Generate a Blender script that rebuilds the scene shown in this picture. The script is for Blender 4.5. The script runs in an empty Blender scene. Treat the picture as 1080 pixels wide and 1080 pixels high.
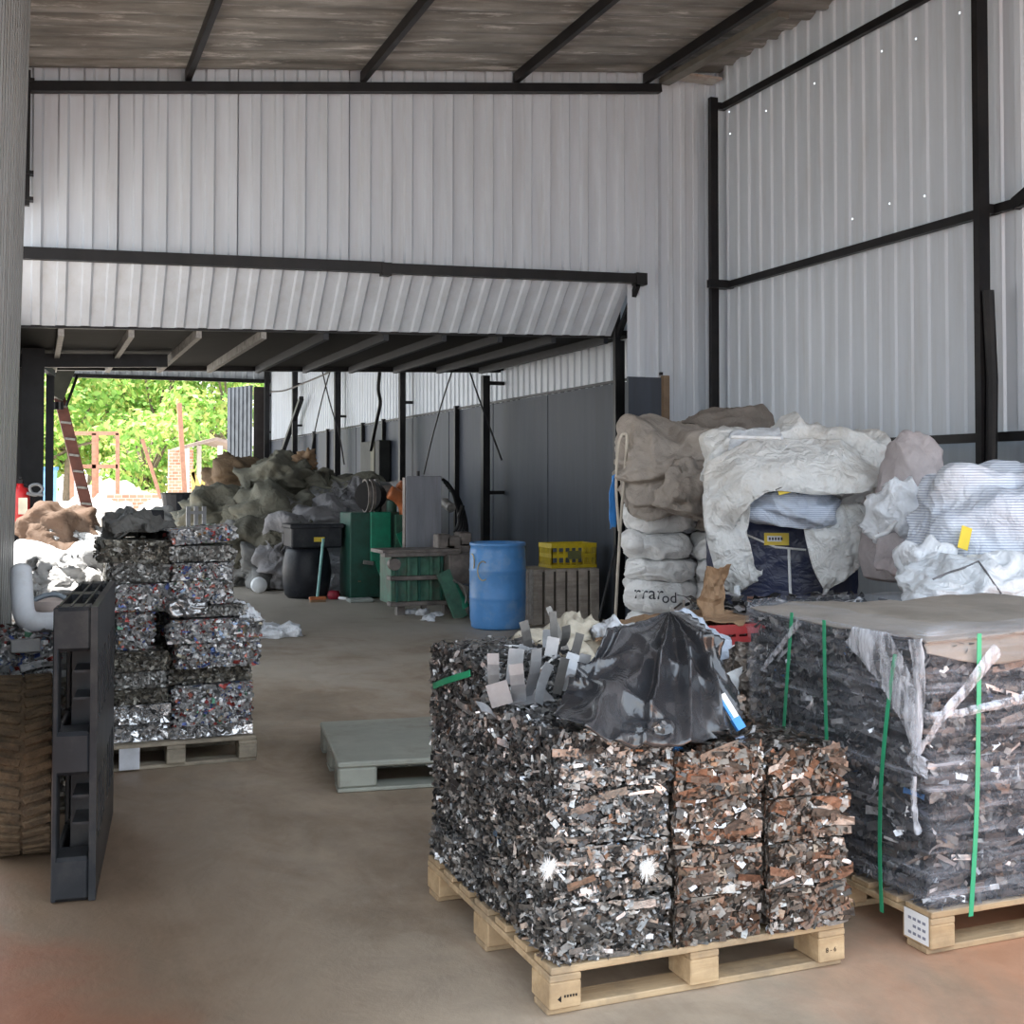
import bpy, math, random
from mathutils import Vector, Matrix, noise
from mathutils.bvhtree import BVHTree

scene = bpy.context.scene
COL = scene.collection
R = math.radians
PI = math.pi

# ------------------------------------------------------------------ camera
CAM_H = 1.55
FPX = 1270.0
YAW = math.atan((540 - 35) / FPX)
PITCH = R(1.5)
SHIFT = (508 - 540 - FPX * math.tan(PITCH)) / 1080
cd = bpy.data.cameras.new('camera')
cam = bpy.data.objects.new('camera', cd)
COL.objects.link(cam)
cam.location = (0, 0, CAM_H)
cam.rotation_euler = (PI / 2 + PITCH, 0, -YAW)
cd.sensor_width = 36
cd.lens = 36 * FPX / 1080
cd.shift_y = SHIFT
cd.clip_start = 0.05
cd.clip_end = 400
scene.camera = cam
_r = Vector((math.cos(YAW), -math.sin(YAW), 0))
_f = Vector((math.sin(YAW) * math.cos(PITCH), math.cos(YAW) * math.cos(PITCH), math.sin(PITCH)))
_u = Vector((-math.sin(YAW) * math.sin(PITCH), -math.cos(YAW) * math.sin(PITCH), math.cos(PITCH)))


def _ray(px, py):
    return _r * ((px - 540) / FPX) + _u * ((540 - (py - SHIFT * 1080)) / FPX) + _f


def onZ(px, py, z=0.0):
    d = _ray(px, py)
    t = (z - CAM_H) / d.z
    return Vector((d.x * t, d.y * t, z))


def onD(px, py, d):
    return Vector((0, 0, CAM_H)) + _ray(px, py) * d


def onY(px, py, y):
    d = _ray(px, py)
    t = y / d.y
    return Vector((d.x * t, y, CAM_H + d.z * t))


def onX(px, py, x):
    d = _ray(px, py)
    t = x / d.x
    return Vector((x, d.y * t, CAM_H + d.z * t))


# ------------------------------------------------------------------ objects
def props(o, label=None, cat=None, group=None, kind=None):
    if label: o['label'] = label
    if cat: o['category'] = cat
    if group: o['group'] = group
    if kind: o['kind'] = kind
    return o


def thing(name, label, cat, loc, group=None):
    o = bpy.data.objects.new(name, None)
    COL.objects.link(o)
    o.location = loc
    o.empty_display_size = 0.1
    return props(o, label, cat, group)


def root_loc(o):
    while o.parent is not None:
        o = o.parent
    return Vector(o.location)


class MB:
    """collects shapes in world coordinates, builds ONE mesh object"""

    def __init__(self):
        self.v, self.f, self.m = [], [], []
        self.M = None

    def add(self, vs, fs, mi=0):
        b = len(self.v)
        M = self.M
        if M is not None:
            vs = [M @ Vector(p) for p in vs]
        self.v.extend(tuple(p) for p in vs)
        self.f.extend(tuple(b + i for i in f) for f in fs)
        self.m.extend([mi] * len(fs))
        return self

    def box(self, lo, hi, mi=0, bev=0.0):
        x0, y0, z0 = lo
        x1, y1, z1 = hi
        if bev <= 0:
            vs = [(x0, y0, z0), (x1, y0, z0), (x1, y1, z0), (x0, y1, z0), (x0, y0, z1), (x1, y0, z1), (x1, y1, z1), (x0, y1, z1)]
            fs = [(0, 3, 2, 1), (4, 5, 6, 7), (0, 1, 5, 4), (1, 2, 6, 5), (2, 3, 7, 6), (3, 0, 4, 7)]
            return self.add(vs, fs, mi)
        c = min(bev, (x1 - x0) * .45, (y1 - y0) * .45, (z1 - z0) * .45)
        vs, idx = [], {}
        for sx in (0, 1):
            for sy in (0, 1):
                for sz in (0, 1):
                    X, Y, Z = (x0, x1)[sx], (y0, y1)[sy], (z0, z1)[sz]
                    dx, dy, dz = (c, -c)[sx], (c, -c)[sy], (c, -c)[sz]
                    for a, p in enumerate(((X, Y + dy, Z + dz), (X + dx, Y, Z + dz), (X + dx, Y + dy, Z))):
                        idx[(sx, sy, sz, a)] = len(vs)
                        vs.append(p)
        g = lambda *k: idx[k]
        fs = []
        for s in (0, 1):
            q = [g(s, 0, 0, 0), g(s, 1, 0, 0), g(s, 1, 1, 0), g(s, 0, 1, 0)]
            fs.append(q if s else q[::-1])
            q = [g(0, s, 0, 1), g(0, s, 1, 1), g(1, s, 1, 1), g(1, s, 0, 1)]
            fs.append(q if s else q[::-1])
            q = [g(0, 0, s, 2), g(1, 0, s, 2), g(1, 1, s, 2), g(0, 1, s, 2)]
            fs.append(q if s else q[::-1])
        for a in (0, 1):
            for b in (0, 1):
                fs.append([g(a, b, 0, 0), g(a, b, 0, 1), g(a, b, 1, 1), g(a, b, 1, 0)])
                fs.append([g(a, 0, b, 0), g(a, 0, b, 2), g(a, 1, b, 2), g(a, 1, b, 0)])
                fs.append([g(0, a, b, 1), g(0, a, b, 2), g(1, a, b, 2), g(1, a, b, 1)])
        for sx in (0, 1):
            for sy in (0, 1):
                for sz in (0, 1):
                    fs.append([g(sx, sy, sz, 0), g(sx, sy, sz, 1), g(sx, sy, sz, 2)])
        return self.add(vs, fs, mi)

    def bar(self, a, b, w, h=None, mi=0, up=(0, 0, 1)):
        """square bar from a to b, w across, h along 'up'"""
        a, b = Vector(a), Vector(b)
        h = w if h is None else h
        d = (b - a).normalized()
        u = Vector(up)
        s = d.cross(u)
        if s.length < 1e-4:
            s = d.cross(Vector((0, 1, 0)))
        s.normalize()
        u = s.cross(d).normalized()
        vs = []
        for p in (a, b):
            for i, j in ((-1, -1), (1, -1), (1, 1), (-1, 1)):
                vs.append(p + s * (i * w / 2) + u * (j * h / 2))
        fs = [(0, 1, 2, 3), (7, 6, 5, 4), (0, 4, 5, 1), (1, 5, 6, 2), (2, 6, 7, 3), (3, 7, 4, 0)]
        return self.add(vs, fs, mi)

    def tube(self, pts, r, n=8, mi=0, cap=True):
        pts = [Vector(p) for p in pts]
        rs = r if isinstance(r, (list, tuple)) else [r] * len(pts)
        vs, fs = [], []
        prev = None
        for i, p in enumerate(pts):
            d = (pts[min(i + 1, len(pts) - 1)] - pts[max(i - 1, 0)]).normalized()
            if prev is None:
                s = d.cross(Vector((0, 0, 1)))
                if s.length < 1e-3: s = d.cross(Vector((1, 0, 0)))
            else:
                s = prev - d * prev.dot(d)
            s.normalize()
            prev = s
            u = d.cross(s)
            for k in range(n):
                a = 2 * PI * k / n
                vs.append(p + (s * math.cos(a) + u * math.sin(a)) * rs[i])
        for i in range(len(pts) - 1):
            for k in range(n):
                k2 = (k + 1) % n
                fs.append((i * n + k, i * n + k2, (i + 1) * n + k2, (i + 1) * n + k))
        if cap:
            fs.append(tuple(range(n))[::-1])
            fs.append(tuple((len(pts) - 1) * n + k for k in range(n)))
        return self.add(vs, fs, mi)

    def lathe(self, prof, c=(0, 0, 0), n=32, mi=0, axis='Z'):
        vs, fs = [], []
        for (r, z) in prof:
            for k in range(n):
                a = 2 * PI * k / n
                p = (r * math.cos(a), r * math.sin(a), z)
                if axis == 'X': p = (z, p[0], p[1])
                if axis == 'Y': p = (p[1], z, p[0])
                vs.append((c[0] + p[0], c[1] + p[1], c[2] + p[2]))
        for i in range(len(prof) - 1):
            for k in range(n):
                k2 = (k + 1) % n
                fs.append((i * n + k, i * n + k2, (i + 1) * n + k2, (i + 1) * n + k))
        return self.add(vs, fs, mi)

    def cyl(self, a, b, r, n=20, mi=0):
        return self.tube([a, b], r, n, mi)

    def prism(self, poly, y0, y1, mi=0):
        """polygon in (x, z) pushed through y0..y1"""
        n = len(poly)
        vs = [(x, y0, z) for x, z in poly] + [(x, y1, z) for x, z in poly]
        fs = [tuple(range(n)), tuple(range(n, 2 * n))[::-1]] + [(i, i + n, (i + 1) % n + n, (i + 1) % n) for i in range(n)]
        return self.add(vs, fs, mi)

    def build(self, name, mats, parent=None, smooth=False, origin=None):
        if not isinstance(mats, (list, tuple)): mats = [mats]
        if parent is not None:
            org = root_loc(parent)
        elif origin is not None:
            org = Vector(origin)
        else:
            xs = [p[0] for p in self.v]; ys = [p[1] for p in self.v]; zs = [p[2] for p in self.v]
            org = Vector(((min(xs) + max(xs)) / 2, (min(ys) + max(ys)) / 2, min(zs)))
        me = bpy.data.meshes.new(name)
        me.from_pydata([(x - org.x, y - org.y, z - org.z) for x, y, z in self.v], [], self.f)
        for m in mats: me.materials.append(m)
        if len(mats) > 1: me.polygons.foreach_set('material_index', self.m)
        if smooth: me.polygons.foreach_set('use_smooth', [True] * len(me.polygons))
        me.update()
        o = bpy.data.objects.new(name, me)
        COL.objects.link(o)
        if parent is not None:
            o.parent = parent
        else:
            o.location = org
        return o


def struct(mb, name, mats, smooth=False, label=None):
    return props(mb.build(name, mats, smooth=smooth), label=label, kind='structure')


# ------------------------------------------------------------------ materials
def nm(name):
    m = bpy.data.materials.new(name)
    m.use_nodes = True
    nt = m.node_tree
    return m, nt, nt.nodes['Principled BSDF']


def N(nt, t, **kw):
    n = nt.nodes.new(t)
    for k, v in kw.items():
        if k in ('operation', 'blend_type', 'data_type', 'noise_dimensions', 'feature', 'interpolation_type', 'distance', 'wave_type', 'bands_direction', 'clamp'):
            setattr(n, k, v)
        else:
            n.inputs[k].default_value = v
    return n


def ramp(nt, fac, stops, interp='LINEAR'):
    n = nt.nodes.new('ShaderNodeValToRGB')
    n.color_ramp.interpolation = interp
    e = n.color_ramp.elements
    while len(e) < len(stops): e.new(0.5)
    for i, (p, c) in enumerate(stops):
        e[i].position = p
        e[i].color = (*c, 1) if len(c) == 3 else c
    nt.links.new(fac, n.inputs[0])
    return n.outputs[0]


def coords(nt, scale=(1, 1, 1), which='Object'):
    tc = nt.nodes.new('ShaderNodeTexCoord')
    mp = nt.nodes.new('ShaderNodeMapping')
    mp.inputs['Scale'].default_value = scale
    nt.links.new(tc.outputs[which], mp.inputs[0])
    return mp.outputs[0]


def world_pos(nt, scale=(1, 1, 1)):
    g = nt.nodes.new('ShaderNodeNewGeometry')
    mp = nt.nodes.new('ShaderNodeMapping')
    mp.inputs['Scale'].default_value = scale
    nt.links.new(g.outputs['Position'], mp.inputs[0])
    return mp.outputs[0]


def noisefac(nt, vec, scale, detail=4, rough=.55, dist=0.0):
    n = nt.nodes.new('ShaderNodeTexNoise')
    n.inputs['Scale'].default_value = scale
    n.inputs['Detail'].default_value = detail
    n.inputs['Roughness'].default_value = rough
    n.inputs['Distortion'].default_value = dist
    nt.links.new(vec, n.inputs['Vector'])
    return n.outputs['Fac']


def mixc(nt, fac, a, b, mode='MIX'):
    n = nt.nodes.new('ShaderNodeMix')
    n.data_type = 'RGBA'
    n.blend_type = mode
    for s, val in (('A', a), ('B', b)):
        i = [k for k in n.inputs if k.name == s and k.type == 'RGBA'][0]
        if isinstance(val, tuple): i.default_value = (*val, 1)
        else: nt.links.new(val, i)
    i = n.inputs[0]
    if isinstance(fac, (int, float)): i.default_value = fac
    else: nt.links.new(fac, i)
    return [k for k in n.outputs if k.type == 'RGBA'][0]


def bump(nt, bsdf, h, strength=.3, dist=.01):
    b = nt.nodes.new('ShaderNodeBump')
    b.inputs['Strength'].default_value = strength
    b.inputs['Distance'].default_value = dist
    nt.links.new(h, b.inputs['Height'])
    nt.links.new(b.outputs[0], bsdf.inputs['Normal'])


def simple(name, col, rough=.5, metal=0.0, var=.25, scale=6, stretch=(1, 1, 1), dirt=None, bumps=0.0):
    """plain coloured surface with grime: noise varies the colour, a second noise lays on dirt"""
    m, nt, b = nm(name)
    v = coords(nt, stretch)
    f = noisefac(nt, v, scale, 5, .6)
    lo = tuple(c * (1 - var) for c in col)
    hi = tuple(min(1, c * (1 + var)) for c in col)
    c = ramp(nt, f, [(.3, lo), (.7, hi)])
    if dirt:
        d = noisefac(nt, v, scale * .6, 6, .7)
        c = mixc(nt, ramp(nt, d, [(.48, (0, 0, 0)), (.7, (.8, .8, .8))]), c, dirt)
    nt.links.new(c, b.inputs['Base Color'])
    b.inputs['Roughness'].default_value = rough
    b.inputs['Metallic'].default_value = metal
    if max(col) < .05: b.inputs['Specular IOR Level'].default_value = .28
    if bumps: bump(nt, b, noisefac(nt, v, scale * 4, 4, .6), bumps, .01)
    return m


def fabric(name, col, dirt=None, rough=.75, crumple=.5, stripes=None, dirt_amt=.6, trans=0.0, var=.14, weave=True):
    m, nt, b = nm(name)
    v = coords(nt)
    f = noisefac(nt, v, 3.2, 5, .6, .4)
    c = ramp(nt, f, [(.3, tuple(x * (1 - var) for x in col)), (.7, tuple(min(1, x * (1 + var)) for x in col))])
    if stripes:
        scol, sc, axis = stripes
        w = nt.nodes.new('ShaderNodeTexWave')
        w.bands_direction = axis
        w.inputs['Scale'].default_value = sc
        w.inputs['Distortion'].default_value = .6
        w.inputs['Detail'].default_value = 1
        nt.links.new(v, w.inputs['Vector'])
        c = mixc(nt, ramp(nt, w.outputs['Fac'], [(.60, (0, 0, 0)), (.75, (1, 1, 1))]), c, scol)
    if dirt:
        d = noisefac(nt, v, 2.4, 6, .68, .8)
        k = ramp(nt, d, [(.45, (0, 0, 0)), (.72, (dirt_amt,) * 3)])
        c = mixc(nt, k, c, dirt)
    nt.links.new(c, b.inputs['Base Color'])
    b.inputs['Roughness'].default_value = rough
    b.inputs['Specular IOR Level'].default_value = .3
    # crumple: warped ridges
    r1 = noisefac(nt, v, 4.5, 2, .45, .9)
    mr = N(nt, 'ShaderNodeMath', operation='SUBTRACT'); mr.inputs[1].default_value = .5
    nt.links.new(r1, mr.inputs[0])
    ab = N(nt, 'ShaderNodeMath', operation='ABSOLUTE'); nt.links.new(mr.outputs[0], ab.inputs[0])
    r2 = noisefac(nt, v, 12, 2, .5, 1.4)
    m2 = N(nt, 'ShaderNodeMath', operation='SUBTRACT'); m2.inputs[1].default_value = .5
    nt.links.new(r2, m2.inputs[0])
    a2 = N(nt, 'ShaderNodeMath', operation='ABSOLUTE'); nt.links.new(m2.outputs[0], a2.inputs[0])
    a3 = N(nt, 'ShaderNodeMath', operation='MULTIPLY_ADD'); a3.inputs[1].default_value = .38
    nt.links.new(a2.outputs[0], a3.inputs[0]); nt.links.new(ab.outputs[0], a3.inputs[2])
    bump(nt, b, a3.outputs[0], crumple * .8, .11)
    return m


def flake_mat(name, stops, metal=.7, rough=.32, bright=1.0):
    """loose chips: every chip (mesh island) takes a colour of its own"""
    m, nt, b = nm(name)
    g = nt.nodes.new('ShaderNodeNewGeometry')
    c = ramp(nt, g.outputs['Random Per Island'], stops, 'CONSTANT')
    f = noisefac(nt, coords(nt), 40, 3)
    c = mixc(nt, .55, c, ramp(nt, f, [(.35, (.25, .25, .25)), (.65, (1, 1, 1))]), 'MULTIPLY')
    nt.links.new(c, b.inputs['Base Color'])
    b.inputs['Metallic'].default_value = metal
    b.inputs['Roughness'].default_value = rough
    bump(nt, b, f, .35, .01)
    return m


def core_mat(name, cols, metal=.5, rough=.4, scale=30):
    m, nt, b = nm(name)
    v = coords(nt)
    vo = nt.nodes.new('ShaderNodeTexVoronoi')
    vo.inputs['Scale'].default_value = scale
    nt.links.new(v, vo.inputs['Vector'])
    sx = nt.nodes.new('ShaderNodeSeparateColor')
    nt.links.new(vo.outputs['Color'], sx.inputs[0])
    c = ramp(nt, sx.outputs[0], cols, 'CONSTANT')
    nt.links.new(c, b.inputs['Base Color'])
    b.inputs['Metallic'].default_value = metal
    b.inputs['Roughness'].default_value = rough
    bump(nt, b, vo.outputs['Distance'], .9, .03)
    return m


# ------------------------------------------------------------------ shapes
def nvec(q):
    return Vector((noise.noise(q + Vector((9.321, -1.531, -7.951))), noise.noise(q), noise.noise(q + Vector((6.327, 0.1671, -2.672))))) * 1.0


def ridged(p, seed, s=(1, 1, 1)):
    q = Vector((p.x * s[0] + seed * 7.31, p.y * s[1] - seed * 3.17, p.z * s[2] + seed * 1.93))
    q += nvec(q * .6) * .7
    a = max(0.0, 1 - abs(noise.noise(q)) * 2.3)
    q2 = q * 2.3 + Vector((5.2, 1.3, 9.1))
    b = max(0.0, 1 - abs(noise.noise(q2)) * 2.3)
    q3 = q * 5.1
    c = max(0.0, 1 - abs(noise.noise(q3)) * 2.3)
    return a * .62 + b * .28 + c * .08


def softridge(p, seed, s):
    q = Vector((p.x * s[0] + seed * 7.31, p.y * s[1] - seed * 3.17, p.z * s[2] + seed * 1.93))
    q += nvec(q * .5) * .8
    a = max(0.0, 1 - abs(noise.noise(q)) * 1.9)
    b = noise.noise(q * 2.4 + Vector((3, 1, 7)))
    return a * a * .75 + b * .22 + .12


_ICO = {}


def ico(sub):
    if sub not in _ICO:
        import bmesh
        bm = bmesh.new()
        bmesh.ops.create_icosphere(bm, subdivisions=sub, radius=1)
        bm.verts.ensure_lookup_table()
        vs = [v.co.copy() for v in bm.verts]
        fs = [tuple(v.index for v in f.verts) for f in bm.faces]
        bm.free()
        _ICO[sub] = (vs, fs)
    return _ICO[sub]


BODIES = []     # (bvh, lo, hi) of everything soft goods rest on


def remember(vs, fs):
    lo = Vector((min(p[i] for p in vs) for i in range(3)))
    hi = Vector((max(p[i] for p in vs) for i in range(3)))
    BODIES.append((BVHTree.FromPolygons([Vector(p) for p in vs], fs), lo, hi))


def remember_mb(mb):
    remember(mb.v, mb.f)


def settle(vs, gap=.012, floor=0.004):
    """press soft goods out of what they lie on"""
    lo = Vector((min(p[i] for p in vs) for i in range(3)))
    hi = Vector((max(p[i] for p in vs) for i in range(3)))
    near = [b for b in BODIES if all(b[1][i] < hi[i] and b[2][i] > lo[i] for i in range(3))]
    out = []
    for p in vs:
        p = Vector(p)
        for _ in range(2):
            for bv, l, h in near:
                if all(l[i] - gap < p[i] < h[i] + gap for i in range(3)):
                    loc, nrm, _i, d = bv.find_nearest(p)
                    if loc is not None and (p - loc).dot(nrm) < gap:
                        if d < .45:
                            p = loc + nrm * gap
        if p.z < floor: p.z = floor
        out.append(p)
    return out


def bag_verts(c, size, rot=(0, 0, 0), seed=0, amp=.06, n=2.8, fs=(3, 3, 3), sub=5, flat=.75, lean=(0, 0), top=None):
    vs, faces = ico(sub)
    M = Matrix.Rotation(rot[2], 3, 'Z') @ Matrix.Rotation(rot[1], 3, 'Y') @ Matrix.Rotation(rot[0], 3, 'X')
    sz = Vector(size) / 2
    out = []
    for d in vs:
        k = (abs(d.x) ** n + abs(d.y) ** n + abs(d.z) ** n) ** (-1.0 / n)
        p = Vector((d.x * sz.x * k, d.y * sz.y * k, d.z * sz.z * k))
        t = (p.z / sz.z + 1) / 2
        if top is not None:
            w = 1 + (top - 1) * t ** 1.5
            p.x *= w; p.y *= w
        big = noise.noise(p * 1.7 / max(sz) + Vector((seed * 3.3, seed, 1))) * amp * 1.3
        p = p + d * (big + (ridged(p, seed, fs) - .42) * amp * 1.5)
        if p.z < -sz.z * flat: p.z = -sz.z * flat + (p.z + sz.z * flat) * .15
        p.x += lean[0] * t; p.y += lean[1] * t
        out.append(M @ p + Vector(c))
    return out, faces


def bag(name, label, cat, mat, c, size, rot=(0, 0, 0), seed=0, parent=None, group=None, press=True, rem=True, extra=None, **kw):
    vs, fs = bag_verts(c, size, rot, seed, **kw)
    if press: vs = settle(vs)
    mb = MB().add(vs, fs)
    o = mb.build(name, mat, parent, smooth=True)
    if rem: remember(vs, fs)
    if parent is None: props(o, label, cat, group)
    return o


def catmull(pts, n):
    pts = [Vector(q) for q in pts]
    out = []
    m = len(pts) - 1
    for i in range(n):
        t = i / (n - 1) * m
        k = min(int(t), m - 1)
        u = t - k
        p0 = pts[max(k - 1, 0)]; p1 = pts[k]; p2 = pts[k + 1]; p3 = pts[min(k + 2, m)]
        out.append(.5 * ((2 * p1) + (p2 - p0) * u + (2 * p0 - 5 * p1 + 4 * p2 - p3) * u * u + (3 * p1 - p0 - 3 * p2 + p3) * u ** 3))
    return out


def loft(rows, nu, nv, amp=0.0, seed=0, fs=(4, 4, 4), thick=.006, press=False, edge=0.0):
    """sheet through rows of control points, with folds, given thickness; returns verts, faces"""
    rows = [catmull([Vector(p) for p in r], nu) for r in rows]
    cols = [catmull([r[i] for r in rows], nv) for i in range(nu)]
    g = [[cols[i][j] for j in range(nv)] for i in range(nu)]
    nrm = [[None] * nv for _ in range(nu)]
    for i in range(nu):
        for j in range(nv):
            a = g[min(i + 1, nu - 1)][j] - g[max(i - 1, 0)][j]
            b = g[i][min(j + 1, nv - 1)] - g[i][max(j - 1, 0)]
            k = a.cross(b)
            nrm[i][j] = k.normalized() if k.length > 1e-9 else Vector((0, 0, 1))
    rnd = random.Random(seed)
    vs = []
    for i in range(nu):
        for j in range(nv):
            p = g[i][j]
            q = p + nrm[i][j] * (ridged(p, seed, fs) - .45) * amp
            if edge and (j == nv - 1):
                q = q + Vector((0, 0, -edge * abs(noise.noise(Vector((i * .35, seed, 0))))))
            vs.append(q)
    if press: vs = settle(vs)
    top = len(vs)
    vs2 = [vs[i * nv + j] - nrm[i][j] * thick for i in range(nu) for j in range(nv)]
    fs_ = []
    for i in range(nu - 1):
        for j in range(nv - 1):
            a = i * nv + j
            q = (a, a + nv, a + nv + 1, a + 1)
            fs_.append(q)
            fs_.append(tuple(top + k for k in q[::-1]))
    for i in range(nu - 1):
        for j in (0, nv - 1):
            a, b = i * nv + j, (i + 1) * nv + j
            fs_.append((a, b, b + top, a + top) if j else (b, a, a + top, b + top))
    for j in range(nv - 1):
        for i in (0, nu - 1):
            a, b = i * nv + j, i * nv + j + 1
            fs_.append((a, b, b + top, a + top) if i == 0 else (b, a, a + top, b + top))
    return vs + vs2, fs_


def text_mesh(s, size):
    cu = bpy.data.curves.new('lettering', 'FONT')
    cu.body = s
    cu.size = size
    cu.align_x = 'CENTER'
    cu.align_y = 'CENTER'
    cu.resolution_u = 3
    o = bpy.data.objects.new('lettering', cu)
    COL.objects.link(o)
    dg = bpy.context.evaluated_depsgraph_get()
    dg.update()
    me = o.evaluated_get(dg).to_mesh()
    vs = [v.co.copy() for v in me.vertices]
    fs = [tuple(p.vertices) for p in me.polygons]
    o.evaluated_get(dg).to_mesh_clear()
    bpy.data.objects.remove(o)
    bpy.data.curves.remove(cu)
    return vs, fs


def chip(mb, p, t, nrm, L, w, rnd, mi=1, clamp=None, segs=2, curl=.5, thick=0):
    """one bent strip of sheet at p lying along t, face towards nrm"""
    s = nrm.cross(t).normalized()
    b = curl * rnd.uniform(-1, 1)
    vs = []
    x = Vector(p) - t * (L / 2)
    ang = -b * .5 * segs * .5
    for i in range(segs + 1):
        ww = w * rnd.uniform(.75, 1.1)
        for k in (-.5, .5):
            q = x + s * (ww * k)
            vs.append(q)
        ang += b * .5
        x = x + (t * math.cos(ang) + nrm * math.sin(ang)) * (L / segs)
    if clamp:
        lo, hi = clamp
        vs = [Vector((min(max(q[0], lo[0]), hi[0]), min(max(q[1], lo[1]), hi[1]), min(max(q[2], lo[2]), hi[2]))) for q in vs]
    mb.add(vs, [(2 * i, 2 * i + 2, 2 * i + 3, 2 * i + 1) for i in range(segs)], mi)


def rough_box(mb, lo, hi, seed, amp=.02, step=.04, mi=0, lim=None):
    """lumpy block: gridded box faces pushed about by noise"""
    lo, hi = Vector(lo), Vector(hi)
    n = [max(3, int(round((hi[i] - lo[i]) / step))) for i in range(3)]
    idx, vs, fs = {}, [], []

    def vert(i, j, k):
        key = (i, j, k)
        if key not in idx:
            p = Vector((lo.x + (hi.x - lo.x) * i / n[0], lo.y + (hi.y - lo.y) * j / n[1], lo.z + (hi.z - lo.z) * k / n[2]))
            c = (lo + hi) / 2
            d = Vector(((p.x - c.x) / (hi.x - lo.x), (p.y - c.y) / (hi.y - lo.y), (p.z - c.z) / (hi.z - lo.z))) * 2
            e = sum(1 for q in d if abs(q) > .98)
            p2 = p + nvec(p * 9 + Vector((seed, seed * 2.1, 0))) * amp + nvec(p * 26 + Vector((0, seed, 0))) * amp * .8
            if e >= 2: p2 = p2 - (p - c) * .07 * (e - 1)
            for q in range(3):
                a, b = (lim[0][q], lim[1][q]) if lim else (lo[q] - amp, hi[q] + amp)
                p2[q] = min(max(p2[q], a), b)
            idx[key] = len(vs)
            vs.append(p2)
        return idx[key]

    for a, b, c in ((0, 1, 2), (1, 2, 0), (2, 0, 1)):
        for s in (0, n[c]):
            for i in range(n[a]):
                for j in range(n[b]):
                    def V(u, w):
                        k = [0, 0, 0]; k[a] = u; k[b] = w; k[c] = s
                        return vert(*k)
                    q = (V(i, j), V(i + 1, j), V(i + 1, j + 1), V(i, j + 1))
                    fs.append(q if s else q[::-1])
    mb.add(vs, fs, mi)
    return vs, fs


def bale_mb(lo, hi, seed, faces, L=(.02, .08), W=(.012, .035), over=.012, out=(1, 1, 1, 1, 1, 1), amp=.012, curl=.9, tilt=.5, step=.045, inset=.006, layered=True, bleed=-.002, longs=.05):
    """faces: {'-y':count,...} chips on each; out: 1 where chips may stick out past the cell (-x,+x,-y,+y,-z,+z)"""
    rnd = random.Random(seed)
    mb = MB()
    lo, hi = Vector(lo), Vector(hi)
    i3 = Vector((inset,) * 3)
    L0 = [lo[i] - (over * 2.2 if out[2 * i] else bleed) for i in range(3)]
    H0 = [hi[i] + (over * 2.2 if out[2 * i + 1] else bleed) for i in range(3)]
    rough_box(mb, lo + i3, hi - i3, seed, amp, step, 0, (L0, H0))
    ax = {'x': 0, 'y': 1, 'z': 2}
    for key, cnt in faces.items():
        a = ax[key[1]]
        sgn = -1 if key[0] == '-' else 1
        nrm0 = Vector((0, 0, 0)); nrm0[a] = sgn
        for _ in range(cnt):
            p = Vector([rnd.uniform(lo[i], hi[i]) for i in range(3)])
            p[a] = (lo[a] if sgn < 0 else hi[a]) + sgn * rnd.uniform(-.012, over)
            nrm = (nrm0 + Vector((rnd.gauss(0, 1), rnd.gauss(0, 1), rnd.gauss(0, 1))) * tilt).normalized()
            # sheet offcuts pressed flat: run mostly sideways in the bale
            t0 = Vector((rnd.gauss(0, 1), rnd.gauss(0, 1), rnd.gauss(0, .45 if layered else 1)))
            t = (t0 - nrm * t0.dot(nrm)).normalized()
            if rnd.random() < longs:         # a longer ribbon of sheet lying on the outside, near level
                nrm = (nrm0 + Vector((rnd.gauss(0, .14), rnd.gauss(0, .14), rnd.gauss(0, .14)))).normalized()
                t0 = Vector((rnd.choice((-1, 1)), rnd.choice((-1, 1)), rnd.gauss(0, .22)))
                t = (t0 - nrm * t0.dot(nrm)).normalized()
                p[a] += sgn * over * .6
                chip(mb, p, t, nrm, rnd.uniform(.07, .16), rnd.uniform(*W) * 1.15, rnd, 1, (L0, H0), 4, curl * .25)
                continue
            q_ = rnd.random() ** 1.8
            l = L[0] + (L[1] - L[0]) * q_
            w = min(l * .8, W[0] + (W[1] - W[0]) * rnd.random() ** 1.4)
            chip(mb, p, t, nrm, l, w, rnd, 1, (L0, H0), rnd.choice((1, 2, 2, 3)), curl)
    return mb
# ================================================================== materials
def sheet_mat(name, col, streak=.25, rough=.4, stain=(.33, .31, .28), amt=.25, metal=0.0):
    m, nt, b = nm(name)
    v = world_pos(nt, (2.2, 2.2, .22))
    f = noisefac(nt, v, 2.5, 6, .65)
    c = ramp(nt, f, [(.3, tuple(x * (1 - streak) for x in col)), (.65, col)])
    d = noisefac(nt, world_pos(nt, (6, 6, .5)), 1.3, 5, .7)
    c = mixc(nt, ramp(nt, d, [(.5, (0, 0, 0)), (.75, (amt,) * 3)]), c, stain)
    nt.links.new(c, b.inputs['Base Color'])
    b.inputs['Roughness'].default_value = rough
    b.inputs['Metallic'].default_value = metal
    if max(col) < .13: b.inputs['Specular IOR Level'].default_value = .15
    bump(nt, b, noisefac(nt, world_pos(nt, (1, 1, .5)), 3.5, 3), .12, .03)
    return m


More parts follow.
